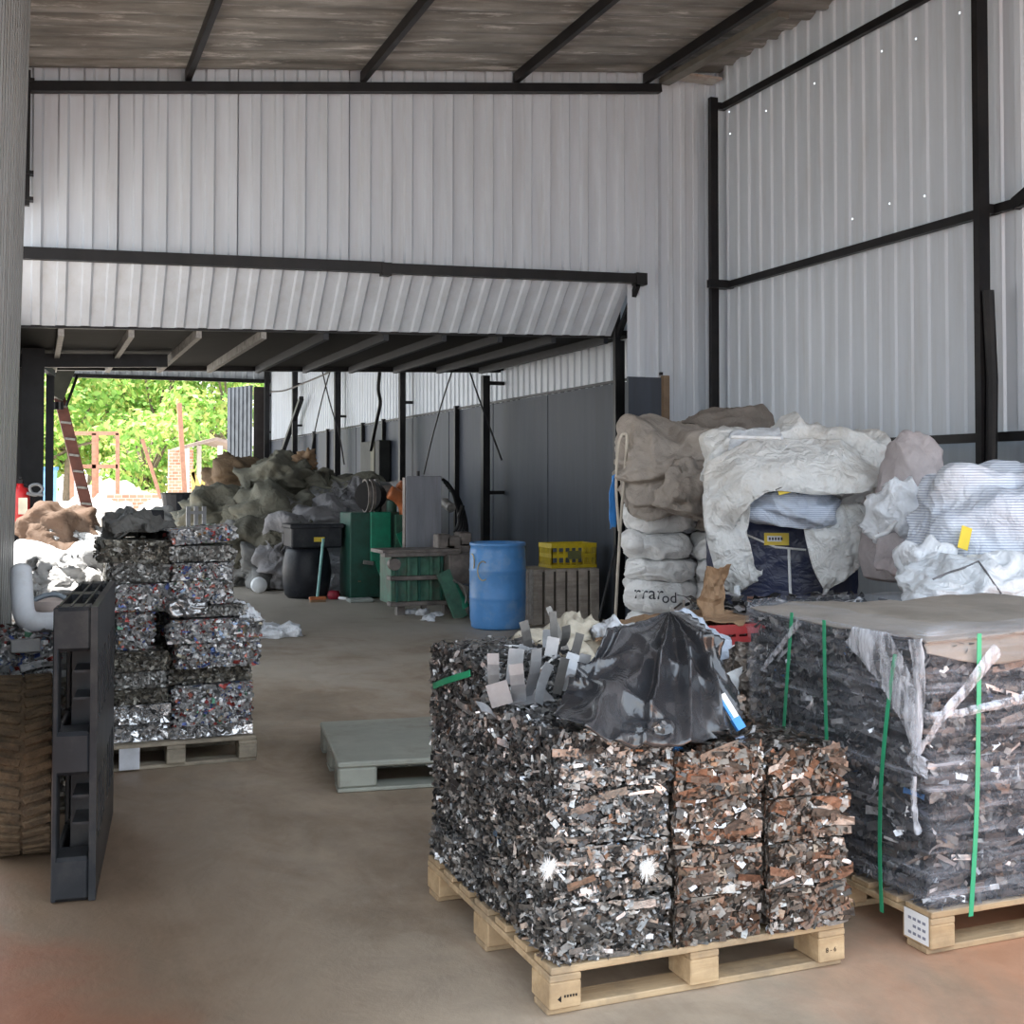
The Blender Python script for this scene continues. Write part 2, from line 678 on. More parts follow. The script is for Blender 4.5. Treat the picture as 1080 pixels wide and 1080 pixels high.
M_WHITE = sheet_mat('white_sheet', (.52, .57, .635), .14)
M_WALLR = sheet_mat('white_sheet_right', (.54, .595, .665), .1)
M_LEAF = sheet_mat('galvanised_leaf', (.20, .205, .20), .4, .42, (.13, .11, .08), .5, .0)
M_GREYP = sheet_mat('grey_panel', (.062, .072, .092), .25, .5, (.05, .054, .06), .5)
M_GREYB = sheet_mat('blue_grey_sheet', (.22, .26, .30), .25, .45, (.12, .12, .12), .4)
M_BLACK = simple('black_steel', (.007, .007, .0085), .45, .0, .4, 5, dirt=(.018, .016, .015))
M_DKBLUE = simple('dark_painted_steel', (.014, .016, .021), .45, .0, .4, 5)
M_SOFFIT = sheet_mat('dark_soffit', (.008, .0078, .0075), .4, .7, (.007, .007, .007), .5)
M_RIB = simple('pale_dirty_steel', (.24, .23, .215), .5, .2, .4, 12, dirt=(.05, .045, .04))
M_RUST = simple('rusty_steel', (.23, .085, .04), .8, .1, .4, 10, dirt=(.10, .04, .02))


def roof_mat():
    m, nt, b = nm('old_roof_sheet')
    v = world_pos(nt, (.5, 5, 1))
    f = noisefac(nt, v, 1.6, 7, .68)
    c = ramp(nt, f, [(.28, (.085, .085, .08)), (.5, (.19, .19, .18)), (.72, (.33, .33, .325))])
    f2 = noisefac(nt, world_pos(nt, (1.3, 12, 1)), 1.2, 6, .75)
    c = mixc(nt, ramp(nt, f2, [(.56, (0, 0, 0)), (.66, (.75, .75, .75))]), c, (.50, .50, .49))
    f3 = noisefac(nt, world_pos(nt, (1, 1, 1)), .9, 4, .6)
    c = mixc(nt, ramp(nt, f3, [(.5, (0, 0, 0)), (.7, (.5, .5, .5))]), c, (.08, .077, .07))
    nt.links.new(c, b.inputs['Base Color'])
    b.inputs['Roughness'].default_value = .65
    return m


M_ROOF = roof_mat()


def floor_mat():
    m, nt, b = nm('earthy_concrete')
    p = world_pos(nt)
    n1 = noisefac(nt, p, .9, 8, .66, .5)
    n2 = noisefac(nt, p, 5.5, 7, .7, .3)
    n3 = noisefac(nt, world_pos(nt, (1.2, .5, 1)), 2.2, 6, .65, 1.0)
    base = ramp(nt, n1, [(.3, (.25, .19, .135)), (.5, (.39, .305, .225)), (.7, (.50, .41, .32))])
    base = mixc(nt, ramp(nt, n3, [(.5, (0, 0, 0)), (.72, (.55, .55, .55))]), base, (.25, .175, .115))
    base = mixc(nt, ramp(nt, n2, [(.3, (.3, .3, .3)), (.62, (0, 0, 0))]), base, (.17, .135, .105))
    # red earth tracked in at the doorway: two tongues, left and right of the swept middle
    sx = nt.nodes.new('ShaderNodeSeparateXYZ')
    nt.links.new(p, sx.inputs[0])

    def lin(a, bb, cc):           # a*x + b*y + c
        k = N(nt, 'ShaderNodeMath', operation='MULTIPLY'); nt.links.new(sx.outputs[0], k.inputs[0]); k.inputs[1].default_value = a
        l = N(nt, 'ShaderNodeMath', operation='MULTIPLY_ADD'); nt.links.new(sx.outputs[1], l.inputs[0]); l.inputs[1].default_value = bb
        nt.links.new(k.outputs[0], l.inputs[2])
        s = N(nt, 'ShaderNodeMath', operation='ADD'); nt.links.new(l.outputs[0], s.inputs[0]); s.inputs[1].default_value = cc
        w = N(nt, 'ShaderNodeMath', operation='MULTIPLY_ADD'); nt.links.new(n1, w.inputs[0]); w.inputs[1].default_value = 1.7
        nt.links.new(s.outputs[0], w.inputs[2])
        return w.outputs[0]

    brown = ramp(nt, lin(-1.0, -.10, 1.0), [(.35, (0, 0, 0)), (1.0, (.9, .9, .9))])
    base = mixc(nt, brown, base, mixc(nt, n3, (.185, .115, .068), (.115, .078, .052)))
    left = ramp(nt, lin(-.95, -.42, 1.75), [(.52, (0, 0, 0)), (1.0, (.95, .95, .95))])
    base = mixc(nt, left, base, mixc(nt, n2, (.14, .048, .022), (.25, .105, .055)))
    right = ramp(nt, lin(.75, -.35, -.95), [(.45, (0, 0, 0)), (1.0, (.9, .9, .9))])
    base = mixc(nt, right, base, mixc(nt, n2, (.42, .19, .10), (.60, .31, .19)))
    # grey scuffed patch between the pallets and grey further in
    far = ramp(nt, lin(0, .10, -1.15), [(.45, (0, 0, 0)), (1.0, (.75, .75, .75))])
    base = mixc(nt, far, base, mixc(nt, n3, (.27, .24, .20), (.50, .46, .40)))
    nt.links.new(base, b.inputs['Base Color'])
    b.inputs['Roughness'].default_value = .55
    nt.links.new(ramp(nt, n3, [(.3, (.42, .42, .42)), (.7, (.75, .75, .75))]), b.inputs['Roughness'])
    bump(nt, b, n2, .25, .02)
    return m


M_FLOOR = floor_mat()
M_WOOD = None


def wood_mat(name, a, bcol, dirt):
    m, nt, b = nm(name)
    v = coords(nt, (1.2, 14, 14))
    f = noisefac(nt, v, 2.2, 6, .6, .4)
    c = ramp(nt, f, [(.3, a), (.7, bcol)])
    d = noisefac(nt, coords(nt, (3, 3, 3)), 1.6, 6, .7)
    c = mixc(nt, ramp(nt, d, [(.45, (0, 0, 0)), (.68, (.7, .7, .7))]), c, dirt)
    nt.links.new(c, b.inputs['Base Color'])
    b.inputs['Roughness'].default_value = .75
    bump(nt, b, f, .3, .01)
    return m


M_WOOD = wood_mat('pallet_pine', (.36, .24, .13), (.56, .41, .25), (.20, .155, .11))
M_WOODG = wood_mat('grey_pallet_wood', (.22, .185, .135), (.38, .325, .25), (.11, .095, .075))
M_CHIPB = wood_mat('pressed_block', (.42, .28, .15), (.58, .42, .25), (.28, .19, .11))


# ================================================================== the setting
RS = .119               # roof rises towards the right wall


def roof_z(x): return 5.02 + RS * x


# --- floor
mb = MB()
g = 40
mb.add([(-3, -6, 0), (6.95, -6, 0), (6.95, 33.4, 0), (-3, 33.4, 0)], [(0, 1, 2, 3)])
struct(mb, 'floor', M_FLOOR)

# --- ceiling: corrugated sheets running across, on purlins running in
mb = MB()
ys = [2.2 + .0325 * i for i in range(int((11.05 - 2.2) / .0325) + 1)]
xs = [-.6, .9, 2.3, 3.7, 5.1, 6.95]
vs = []
for i, y in enumerate(ys):
    for x in xs:
        vs.append((x, y, roof_z(x) + .055 + .022 * math.sin(2 * PI * y / .26)))
n = len(xs)
fs = [(i * n + j, i * n + j + 1, (i + 1) * n + j + 1, (i + 1) * n + j) for i in range(len(ys) - 1) for j in range(n - 1)]
mb.add(vs, fs)
struct(mb, 'ceiling', M_ROOF, smooth=True)


def ribbed(mb, a, b, z0f, z1f, pitch=.25, rib=.032, out=(0, -1, 0), mi=0, holes=(), lean=(0, 0, 0), joint=0):
    """trapezoid-ribbed sheet standing along a->b (xy), from z0f(s) to z1f(s); ribs point along out.
    lean: offset of the bottom edge. holes: (s, z, size) nail holes left open"""
    a, b = Vector((*a, 0)), Vector((*b, 0))
    L = (b - a).length
    d = (b - a) / L
    o = Vector(out)
    prof = []
    s, nj = 0.0, 0
    while s < L:
        for ds, h in ((0, 0), (pitch * .52, 0), (pitch * .60, rib), (pitch * .90, rib)):
            if s + ds <= L: prof.append((s + ds, h))
        if joint and (nj := nj + 1) % joint == 0:
            prof += [(s + pitch * .93, 0), (s + pitch * .935, -.03), (s + pitch * .975, -.03), (s + pitch * .98, 0)]
        s += pitch
    prof.append((L, 0))
    for (s0, h0), (s1, h1) in zip(prof, prof[1:]):
        if s1 - s0 < 1e-5: continue
        hs = sorted([h for h in holes if s0 + .004 < h[0] < s1 - .004 and s1 - s0 > .05], key=lambda h: h[1])
        zc0, zc1 = (z0f(s0), z0f(s1)), (z1f(s0), z1f(s1))

        def quad(u0, u1, zb, zt):
            P = lambda u, z: a + d * u + o * (h0 + (h1 - h0) * (u - s0) / (s1 - s0)) + Vector((0, 0, z))
            mb.add([P(u0, zb[0]), P(u1, zb[1]), P(u1, zt[1]), P(u0, zt[0])], [(0, 1, 2, 3)], mi)

        if not hs:
            P = lambda u, z, h, k: a + d * u + o * h + Vector((0, 0, z)) + Vector(lean) * k
            mb.add([P(s0, zc0[0], h0, 1), P(s1, zc0[1], h1, 1), P(s1, zc1[1], h1, 0), P(s0, zc1[0], h0, 0)], [(0, 1, 2, 3)], mi)
        else:
            zb = zc0
            for (hs_, hz, hr) in hs:
                quad(s0, s1, zb, (hz - hr, hz - hr))
                quad(s0, max(s0 + .001, hs_ - hr), (hz - hr,) * 2, (hz + hr,) * 2)
                quad(min(s1 - .001, hs_ + hr), s1, (hz - hr,) * 2, (hz + hr,) * 2)
                zb = (hz + hr, hz + hr)
            quad(s0, s1, zb, zc1)


def beam_z(x): return 4.88 + RS * x      # top beam of the back wall
def lint_z(x): return 3.47 + .026 * x    # middle beam


BY = 10.95               # back wall plane
# --- back wall above the opening, and the full-height piece right of it
mb = MB()
ribbed(mb, (-.35, BY), (5.62, BY), lambda s: lint_z(s - .35) - .03, lambda s: roof_z(s - .35) + .08, .205, .03, joint=5)
struct(mb, 'wall_back', M_WHITE)
mb = MB()
ribbed(mb, (5.62, BY), (6.02, BY + .01), lambda s: 2.62, lambda s: roof_z(s + 5.62) + .08, .215, .035)
ribbed(mb, (6.02, BY + .02), (6.70, BY + .02), lambda s: .0, lambda s: roof_z(s + 6.02) + .06, .15, .012)
struct(mb, 'wall_back', M_WHITE)
# sloping skirt under the middle beam
mb = MB()
ribbed(mb, (-.35, BY - .02), (5.66, BY - .02), lambda s: 2.93 + .028 * (s - .35), lambda s: lint_z(s - .35) - .03, .205, .035, lean=(0, .48, 0))
struct(mb, 'wall_canopy', M_WHITE)

# --- soffit of the low roof behind the skirt
mb = MB()
SO = lambda x, y: 2.93 + .03 * x + .0 * (y - 11.4)
mb.add([(-.35, 11.42, SO(-.35, 0)), (6.0, 11.42, SO(6, 0)), (6.0, 15.5, SO(6, 0)), (-.35, 15.5, SO(-.35, 0)),
        (-.35, 11.42, SO(-.35, 0) + .05), (6.0, 11.42, SO(6, 0) + .05), (6.0, 15.5, SO(6, 0) + .05), (-.35, 15.5, SO(-.35, 0) + .05)],
       [(0, 3, 2, 1), (4, 5, 6, 7), (0, 1, 5, 4), (2, 3, 7, 6), (1, 2, 6, 5), (3, 0, 4, 7)])
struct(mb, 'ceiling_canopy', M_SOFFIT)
for i in range(10):
    x = .22 + .6 * i
    mb = MB()
    mb.bar((x, 11.45, SO(x, 0) - .045), (x, 15.3, SO(x, 0) - .045), .05, .085)
    struct(mb, 'soffit_joist', M_RIB if i < 4 else M_DKBLUE)
mb = MB(); mb.bar((-.3, 15.42, SO(0, 0) - .02), (5.95, 15.42, SO(6, 0) - .02), .10, .08); struct(mb, 'soffit_beam', M_BLACK)
mb = MB(); mb.bar((-.3, 13.6, SO(0, 0) - .12), (1.35, 13.6, SO(1.35, 0) - .1), .1, .14); struct(mb, 'soffit_beam', M_DKBLUE)
mb = MB(); mb.bar((-.3, 11.45, SO(0, 0) - .01), (5.75, 11.45, SO(5.75, 0) - .01), .05, .035); struct(mb, 'soffit_edge_beam', M_BLACK)

# --- beams and purlins of the front hall
mb = MB(); mb.bar((-.1, BY - .1, beam_z(-.1)), (5.95, BY - .1, beam_z(5.95)), .09, .085); struct(mb, 'roof_beam', M_BLACK)
mb = MB()
mb.bar((-.12, BY - .09, lint_z(-.12)), (3.02, BY - .09, lint_z(3.02)), .08, .10)
mb.bar((3.06, BY - .085, lint_z(3.02) - .005), (5.75, BY - .085, lint_z(5.75) - .005), .08, .095)
mb.box((3.0, BY - .14, lint_z(3) - .075), (3.09, BY - .04, lint_z(3) + .045))
mb.box((5.66, BY - .14, lint_z(5.7) - .07), (5.78, BY - .03, lint_z(5.7) + .05))
struct(mb, 'wall_beam', M_BLACK)
for x in (1.24, 2.83, 4.37, 5.80):
    mb = MB()
    z = roof_z(x) - .03
    mb.bar((x, 2.3, z), (x, BY - .06, z), .05, .10)
    struct(mb, 'roof_purlin', M_BLACK)
mb = MB(); mb.bar((6.12, 8.9, roof_z(6.1) - .07), (6.0, BY - .1, roof_z(6) - .07), .12, .06); struct(mb, 'roof_gutter', simple('dull_zinc', (.16, .15, .13), .5, .3))
mb = MB(); mb.box((6.0, BY - .22, roof_z(6) - .005), (6.62, BY - .02, roof_z(6.0) + .02)); struct(mb, 'roof_flashing', simple('rust_stained_flashing', (.42, .40, .37), .6, 0, .2, 4, dirt=(.22, .11, .06)))

# --- right wall of the front hall
XR = 6.68
LOW = 1.88
holes = []
for hx, hy in ((769, 118), (798, 125), (808, 117), (770, 141), (859, 88), (930, 54), (966, 41), (1014, 14), (899, 231), (940, 215), (977, 207), (1028, 188)):
    p = onX(hx, hy, XR - .0)
    holes.append((p.y - 2.0, p.z, .008))
mb = MB()
ribbed(mb, (XR, 2.0), (XR, BY), lambda s: LOW, lambda s: roof_z(XR) + .1, .2, .018, (-1, 0, 0), holes=holes, joint=5)
struct(mb, 'wall_right', M_WALLR)
mb = MB()
mb.add([(XR + .05, 2, 0), (XR + .05, BY + .03, 0), (XR + .05, BY + .03, LOW - .03), (XR + .05, 2, LOW - .03)], [(0, 1, 2, 3)])
struct(mb, 'wall_right', M_GREYB)
for z, y0 in ((LOW + .0, 2.0), (3.57, 2.0), (5.44, 2.0)):
    mb = MB(); mb.bar((XR - .06, y0, z), (XR - .06, BY - .25, z), .05, .07); struct(mb, 'wall_purlin', M_BLACK)
for y, w in ((6.95, .10), (10.72, .085)):
    mb = MB()
    x = XR - .18
    zt = 6.0 if y < 8 else 5.52
    mb.box((x - w / 2, y - .03, 0), (x + w / 2, y + .03, zt))
    if y < 8:
        mb.tube([(x - .01, y - .07, 2.95), (x + .02, y - .07, 2.3), (x, y - .07, 1.5)], .042, 10)
    for z in (3.57, 5.44):
        mb.bar((x + w / 2 - .01, y, z), (XR - .03, y, z), .05, .07)
    struct(mb, 'steel_column', M_BLACK)
mb = MB(); mb.bar((XR - .13, 6.4, 3.66), (XR - .05, 6.75, 3.57), .06, .09); struct(mb, 'wall_bracket', M_BLACK)
mb = MB(); mb.bar((XR - .3, 10.62, 3.57), (XR - .02, 10.62, 3.57), .07, .08); struct(mb, 'wall_bracket', M_BLACK)

# --- long back hall: right wall, roof, far end
XD = 6.02
WZ = 2.64
mb = MB()
ribbed(mb, (XD, BY + .03), (XD, 33.2), lambda s: WZ, lambda s: 4.75, .2, .02, (-1, 0, 0))
struct(mb, 'wall_right', M_WALLR)
mb = MB()
for i in range(23):
    y0 = BY + .03 + i * .968
    mb.box((XD - .012 - .006 * (i % 2), y0 + .006, .0), (XD + .02, y0 + .962, WZ + .012 * (i % 3)))
struct(mb, 'wall_right', M_GREYP)
mb = MB(); mb.bar((XD - .03, BY - .05, 2.66), (XD - .03, 33, 2.66), .03, .03); struct(mb, 'trim_1', M_BLACK)
mb = MB(); mb.box((XD - .02, BY - .07, 0), (XD + .05, BY + .0, 2.64)); struct(mb, 'trim_2', simple('brown_edge_board', (.16, .11, .07), .7))
mb = MB(); mb.box((5.62, BY - .02, 0), (XD - .02, BY + .02, 2.62)); struct(mb, 'wall_back', M_GREYP)
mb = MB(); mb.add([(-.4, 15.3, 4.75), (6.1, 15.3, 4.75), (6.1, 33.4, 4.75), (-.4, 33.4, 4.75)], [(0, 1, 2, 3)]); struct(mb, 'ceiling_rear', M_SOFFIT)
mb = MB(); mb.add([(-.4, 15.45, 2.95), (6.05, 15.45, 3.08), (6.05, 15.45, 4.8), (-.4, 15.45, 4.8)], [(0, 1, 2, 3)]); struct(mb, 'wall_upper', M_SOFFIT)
mb = MB()
ribbed(mb, (-.3, 33.1), (6.0, 33.1), lambda s: 4.32, lambda s: 4.8, .3, .03)
struct(mb, 'wall_far', M_WHITE)
mb = MB(); mb.bar((.6, 33.0, 4.29), (6.0, 33.0, 4.29), .1, .1); struct(mb, 'wall_beam', M_BLACK)
for y, w, xo in ((15.42, .10, .28), (19.7, .10, .2), (24.4, .12, .2), (28.75, .12, .2), (32.9, .14, .12)):
    mb = MB(); x = XD - xo
    mb.box((x - w / 2, y - w / 2, 0), (x + w / 2, y + w / 2, 4.7 if y > 16 else 3.0))
    for z in (1.4, 2.9, 3.9):
        if z < 3 or y > 16: mb.bar((x, y, z), (XD - .01, y, z), .05, .05)
    struct(mb, 'steel_column', M_BLACK)
mb = MB()
mb.box((5.66, 11.30, 0), (5.72, 11.36, 3.6)); mb.box((5.74, 11.42, 0), (5.83, 11.50, 3.05))
mb.bar((5.7, BY - .07, 3.55), (5.7, 11.35, 3.05), .05, .05)
struct(mb, 'steel_column', M_BLACK)
mb = MB(); mb.bar(onX(295, 485, 5.8), onX(318, 420, 5.8), .1, .1); struct(mb, 'column_brace', M_BLACK)
for y in (17.3, 21.4, 22.9, 25.9, 27.3):
    mb = MB(); mb.bar((XD - .05, y, 0), (XD - .05, y, 2.7), .07, .07); struct(mb, 'wall_stud', M_BLACK)

# --- left side: wall, black posts, galvanised door leaf standing open beside the camera
mb = MB()
mb.add([(-.42, 11.0, 0), (-.42, 14.6, 0), (-.42, 14.6, 4.8), (-.42, 11.0, 4.8)], [(0, 1, 2, 3)])
struct(mb, 'wall_left', M_DKBLUE)
mb = MB()          # unseen eave added as a sun block, and the deck over the low roof
mb.add([(-2.6, 1.0, 4.75), (-.55, 1.0, 4.95), (-.55, 6.9, 4.95), (-2.6, 6.9, 4.75)], [(0, 1, 2, 3)])
struct(mb, 'sun_block_eave', M_ROOF)
mb = MB()
mb.add([(-.6, 11.0, 5.0), (6.95, 11.0, 5.85), (6.95, 15.6, 5.85), (-.6, 15.6, 5.0)], [(0, 1, 2, 3)])
struct(mb, 'ceiling_rear', M_ROOF)
mb = MB()
ribbed(mb, (-.40, 2.6), (-.40, 11.0), lambda s: 3.9, lambda s: roof_z(-.4) + .1, .2, .02, (1, 0, 0))
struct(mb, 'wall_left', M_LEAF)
mb = MB()
ribbed(mb, (-.285, 3.0), (-.050, 7.55), lambda s: .44, lambda s: 5.02, .15, .028, (1, -.05, 0), lean=(-.085, 0, 0))
mb.bar((-.130, 7.56, .42), (-.048, 7.56, 5.02), .035, .05, up=(0, 1, 0))
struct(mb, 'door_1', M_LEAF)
mb = MB()
mb.box((-.10, BY - .16, 3.86), (-.05, BY - .1, 5.0))
for z in (4.12, 3.9, 4.9): mb.box((-.13, BY - .18, z), (-.02, BY - .08, z + .03))
struct(mb, 'door_rail', M_BLACK)
mb = MB()
mb.box((-.12, 13.35, 0), (.10, 13.55, 2.95))
mb.box((.13, 15.0, 0), (.22, 15.08, 2.95))
mb.bar((.0, 13.4, 2.82), (.2, 15.05, 2.82), .06, .08)
struct(mb, 'steel_column', M_DKBLUE)
mb = MB(); mb.box((-.3, 11.2, 0), (-.16, 11.4, 2.95)); struct(mb, 'steel_column', M_BLACK)
mb = MB(); mb.box((-.5, 15.2, 0), (.04, 15.28, 2.95)); struct(mb, 'wall_pier', M_BLACK)

# --- open gate leaf at the far end
mb = MB()
a, b2 = onY(247, 400, 33.4), onY(266, 400, 33.4)
mb.add([], [])
ribbed(mb, (a.x, 34.6), (b2.x, 33.3), lambda s: .05, lambda s: 4.2, .22, .03, (-.7, -.7, 0))
struct(mb, 'door_2', simple('grey_gate_sheet', (.07, .08, .095), .5, .2, .3, 4))
mb = MB(); mb.box((b2.x + .02, 33.2, 0), (b2.x + .42, 33.3, 4.15)); struct(mb, 'door_3', simple('dark_gate_sheet', (.035, .03, .03), .5))
# ================================================================== the yard
mb = MB()
mb.add([(-30, 33.4, -.02), (60, 33.4, -.02), (60, 140, -.02), (-30, 140, -.02)], [(0, 1, 2, 3)])
mb.add([(-30, -8, -.02), (-3, -8, -.02), (-3, 33.4, -.02), (-30, 33.4, -.02)], [(0, 1, 2, 3)])
mb.add([(-30, -40, -.02), (60, -40, -.02), (60, -6, -.02), (-30, -6, -.02)], [(0, 1, 2, 3)])
struct(mb, 'ground', simple('pale_yard_earth', (.58, .53, .47), .9, 0, .15, .6))

m, nt, b = nm('leaf_green')
g = nt.nodes.new('ShaderNodeNewGeometry')
c = ramp(nt, g.outputs['Random Per Island'], [(0, (.13, .28, .045)), (.35, (.26, .46, .09)), (.65, (.40, .56, .14)), (.9, (.50, .50, .16))], 'LINEAR')
nt.links.new(c, b.inputs['Base Color'])
b.inputs['Roughness'].default_value = .55
tl = nt.nodes.new('ShaderNodeBsdfTranslucent')
nt.links.new(c, tl.inputs[0])
mx = nt.nodes.new('ShaderNodeMixShader'); mx.inputs[0].default_value = .45
nt.links.new(b.outputs[0], mx.inputs[1]); nt.links.new(tl.outputs[0], mx.inputs[2])
nt.links.new(mx.outputs[0], nt.nodes['Material Output'].inputs[0])
M_LEAFG = m
M_BARK = simple('bark', (.16, .12, .09), .9, 0, .3)


def tree(name, label, base, h, rad, seed, leaves=3800, low=.12, lsz=.34, group='trees beyond the yard'):
    rnd = random.Random(seed)
    base = Vector(base)
    t = thing(name, label, 'tree', base, group)
    mb = MB()
    mb.tube([base, base + Vector((.1, 0, h * .3)), base + Vector((.25, .1, h * .62))], [.22, .17, .08], 8)
    clumps = []
    for k in range(16):
        a = rnd.uniform(0, 2 * PI)
        zz = h * rnd.uniform(low + .12, .92)
        r = rad * math.sqrt(rnd.random()) * (1 - abs(zz / h - .5) * .9)
        c = base + Vector((r * math.cos(a), r * math.sin(a), zz))
        clumps.append((c, rad * rnd.uniform(.28, .48)))
        mb.tube([base + Vector((.15, .05, h * .35)), base.lerp(c, .6) + Vector((0, 0, zz * .25)), c], [.09, .05, .02], 5)
    mb.build('trunk', M_BARK, t)
    lv = MB()
    for _ in range(leaves):
        c, r = rnd.choice(clumps)
        d = Vector((rnd.gauss(0, 1), rnd.gauss(0, 1), rnd.gauss(0, .8))).normalized()
        p = c + d * r * rnd.uniform(.55, 1.08)
        n_ = (d + Vector((rnd.gauss(0, .6), rnd.gauss(0, .6), rnd.gauss(.4, .5)))).normalized()
        u = n_.cross(Vector((rnd.gauss(0, 1), rnd.gauss(0, 1), rnd.gauss(0, 1)))).normalized()
        w_ = n_.cross(u)
        s = lsz * rnd.uniform(.6, 1.3)
        lv.add([p - u * s * .5, p + w_ * s * .28, p + u * s * .5, p - w_ * s * .28], [(0, 1, 2, 3)])
    lv.build('crown', M_LEAFG, t)
    return t


TR = [
    (70, 56, 8.6, 2.9, 'broad bright green tree behind the rusty frame, at the left of the far opening'),
    (118, 62, 10.0, 3.4, 'tall bright green tree behind the rusty frame, second from the left'),
    (165, 58, 9.4, 3.2, 'tall bright green tree right behind the thin upright pole'),
    (205, 64, 10.4, 3.5, 'tall yellow-green tree above the open shed'),
    (240, 57, 9.0, 3.0, 'bright green tree beside the open gate leaf'),
    (152, 50, 4.6, 2.4, 'low green bush growing before the trees behind the scrap'),
    (95, 66, 11.5, 3.8, 'tall rear tree showing between the two left trees'),
    (185, 70, 12.0, 4.2, 'tallest rear tree showing above the pole'),
    (224, 49.6, 2.8, 1.6, 'low green shrub growing beside the open shed'),
    (45, 60, 9.5, 3.2, 'green tree partly hidden by the dark hopper'),
]
for i, (px, y, h, r_, lab) in enumerate(TR):
    p = onY(px, 520, y)
    bush = h < 5
    tree('bush' if bush else 'tree', lab, (p.x, y, 0), h, r_, 500 + i, 1800 if bush else 4200, 0.0 if bush else .06)

M_RUSTL = simple('light_rust', (.40, .20, .13), .8, 0, .25)
M_CONC = simple('pale_rubble', (.62, .60, .57), .9, 0, .15)


def bars(name, label, cat, segs, w, mat, grp=None):
    base = min((min(a[2], b[2]) for a, b in segs))
    a0 = segs[0][0]
    t = thing(name, label, cat, (a0[0], a0[1], 0), grp)
    for a, b in segs: MB().bar(a, b, w).build('bar', mat, t)
    return t


Y = 42
P = lambda px, py, y=Y: onY(px, py, y)
bars('steel_gantry', 'rusty rectangular steel gantry standing in the yard before the trees', 'gantry',
     [(P(77, 457), P(125, 457)), (P(99, 457), P(99, 570)), (P(102, 457, 43), P(102, 565, 43)), (P(124, 457), P(124, 530)), (P(76, 457), P(76, 560)), (P(76, 492), P(124, 492))], .13, M_RUSTL)
bars('pole', 'thin upright rusty pole standing in the middle of the yard', 'pole', [(P(189, 425, 38), P(198, 572, 38))], .14, M_RUSTL)
bars('pole', 'short rusty pole leaning left beside the upright pole', 'pole', [(P(150, 463, 38), P(184, 572, 38))], .10, M_RUSTL)
bars('timber_trestle', 'yellow timber trestle leaning beside the upright pole', 'trestle', [(P(203, 495, 39), P(205, 525, 39)), (P(203, 498, 39), P(234, 572, 39)), (P(210, 525, 39), P(215, 505, 39))], .12, simple('yellow_timber', (.60, .42, .14), .8))
# open shed
t = thing('open_shed', 'open shed with a low brown roof on posts at the right of the yard', 'shed', P(225, 530, 44))
z1 = P(215, 466, 44).z
p0, p1 = P(194, 470, 43), P(262, 470, 43)
pk_ = P(228, 461, 43)
mb = MB()
for y0, y1 in ((43, 47),):
    for (ax_, az), (bx_, bz) in (((p0.x, p0.z), (pk_.x, pk_.z)), ((pk_.x, pk_.z), (p1.x, p1.z))):
        mb.add([(ax_, y0, az), (bx_, y0, bz), (bx_, y1, bz), (ax_, y1, az), (ax_, y0, az - .12), (bx_, y0, bz - .12), (bx_, y1, bz - .12), (ax_, y1, az - .12)], [(0, 1, 2, 3), (7, 6, 5, 4), (0, 4, 5, 1), (2, 6, 7, 3), (1, 5, 6, 2), (3, 7, 4, 0)])
mb.build('roof', simple('shed_roof', (.26, .20, .17), .8), t)
for px, y in ((197, 43.2), (232, 43.2), (210, 46.5), (246, 46.5)):
    a_ = P(px, 470, y)
    MB().box((a_.x - .08, y - .08, 0), (a_.x + .08, y + .08, a_.z)).build('post', M_CONC, t)
# container, rubble, brick wall, scrap heaps
t = thing('container', 'small blue container standing in the yard beside the black post', 'container', P(52, 540, 44))
a_, c_ = P(44, 494, 44), P(60, 515, 44)
MB().box((a_.x - .4, 44, 0), (c_.x, 45.5, a_.z), bev=.02).build('container_body', simple('light_blue_paint', (.20, .42, .72), .6), t)
MB().box((a_.x - .45, 43.95, a_.z - .05), (c_.x + .05, 45.55, a_.z + .05)).build('container_lid', simple('mid_blue_paint', (.10, .27, .60), .6), t)


def brick_mat():
    m, nt, b = nm('yard_brick')
    br_ = nt.nodes.new('ShaderNodeTexBrick')
    br_.inputs['Color1'].default_value = (.50, .22, .14, 1); br_.inputs['Color2'].default_value = (.60, .36, .25, 1); br_.inputs['Mortar'].default_value = (.65, .62, .58, 1)
    br_.inputs['Scale'].default_value = 2.2
    mp = nt.nodes.new('ShaderNodeMapping'); mp.inputs['Rotation'].default_value = (R(90), 0, 0)
    g_ = nt.nodes.new('ShaderNodeNewGeometry')
    nt.links.new(g_.outputs['Position'], mp.inputs[0]); nt.links.new(mp.outputs[0], br_.inputs[0])
    nt.links.new(br_.outputs[0], b.inputs['Base Color']); b.inputs['Roughness'].default_value = .9
    return m


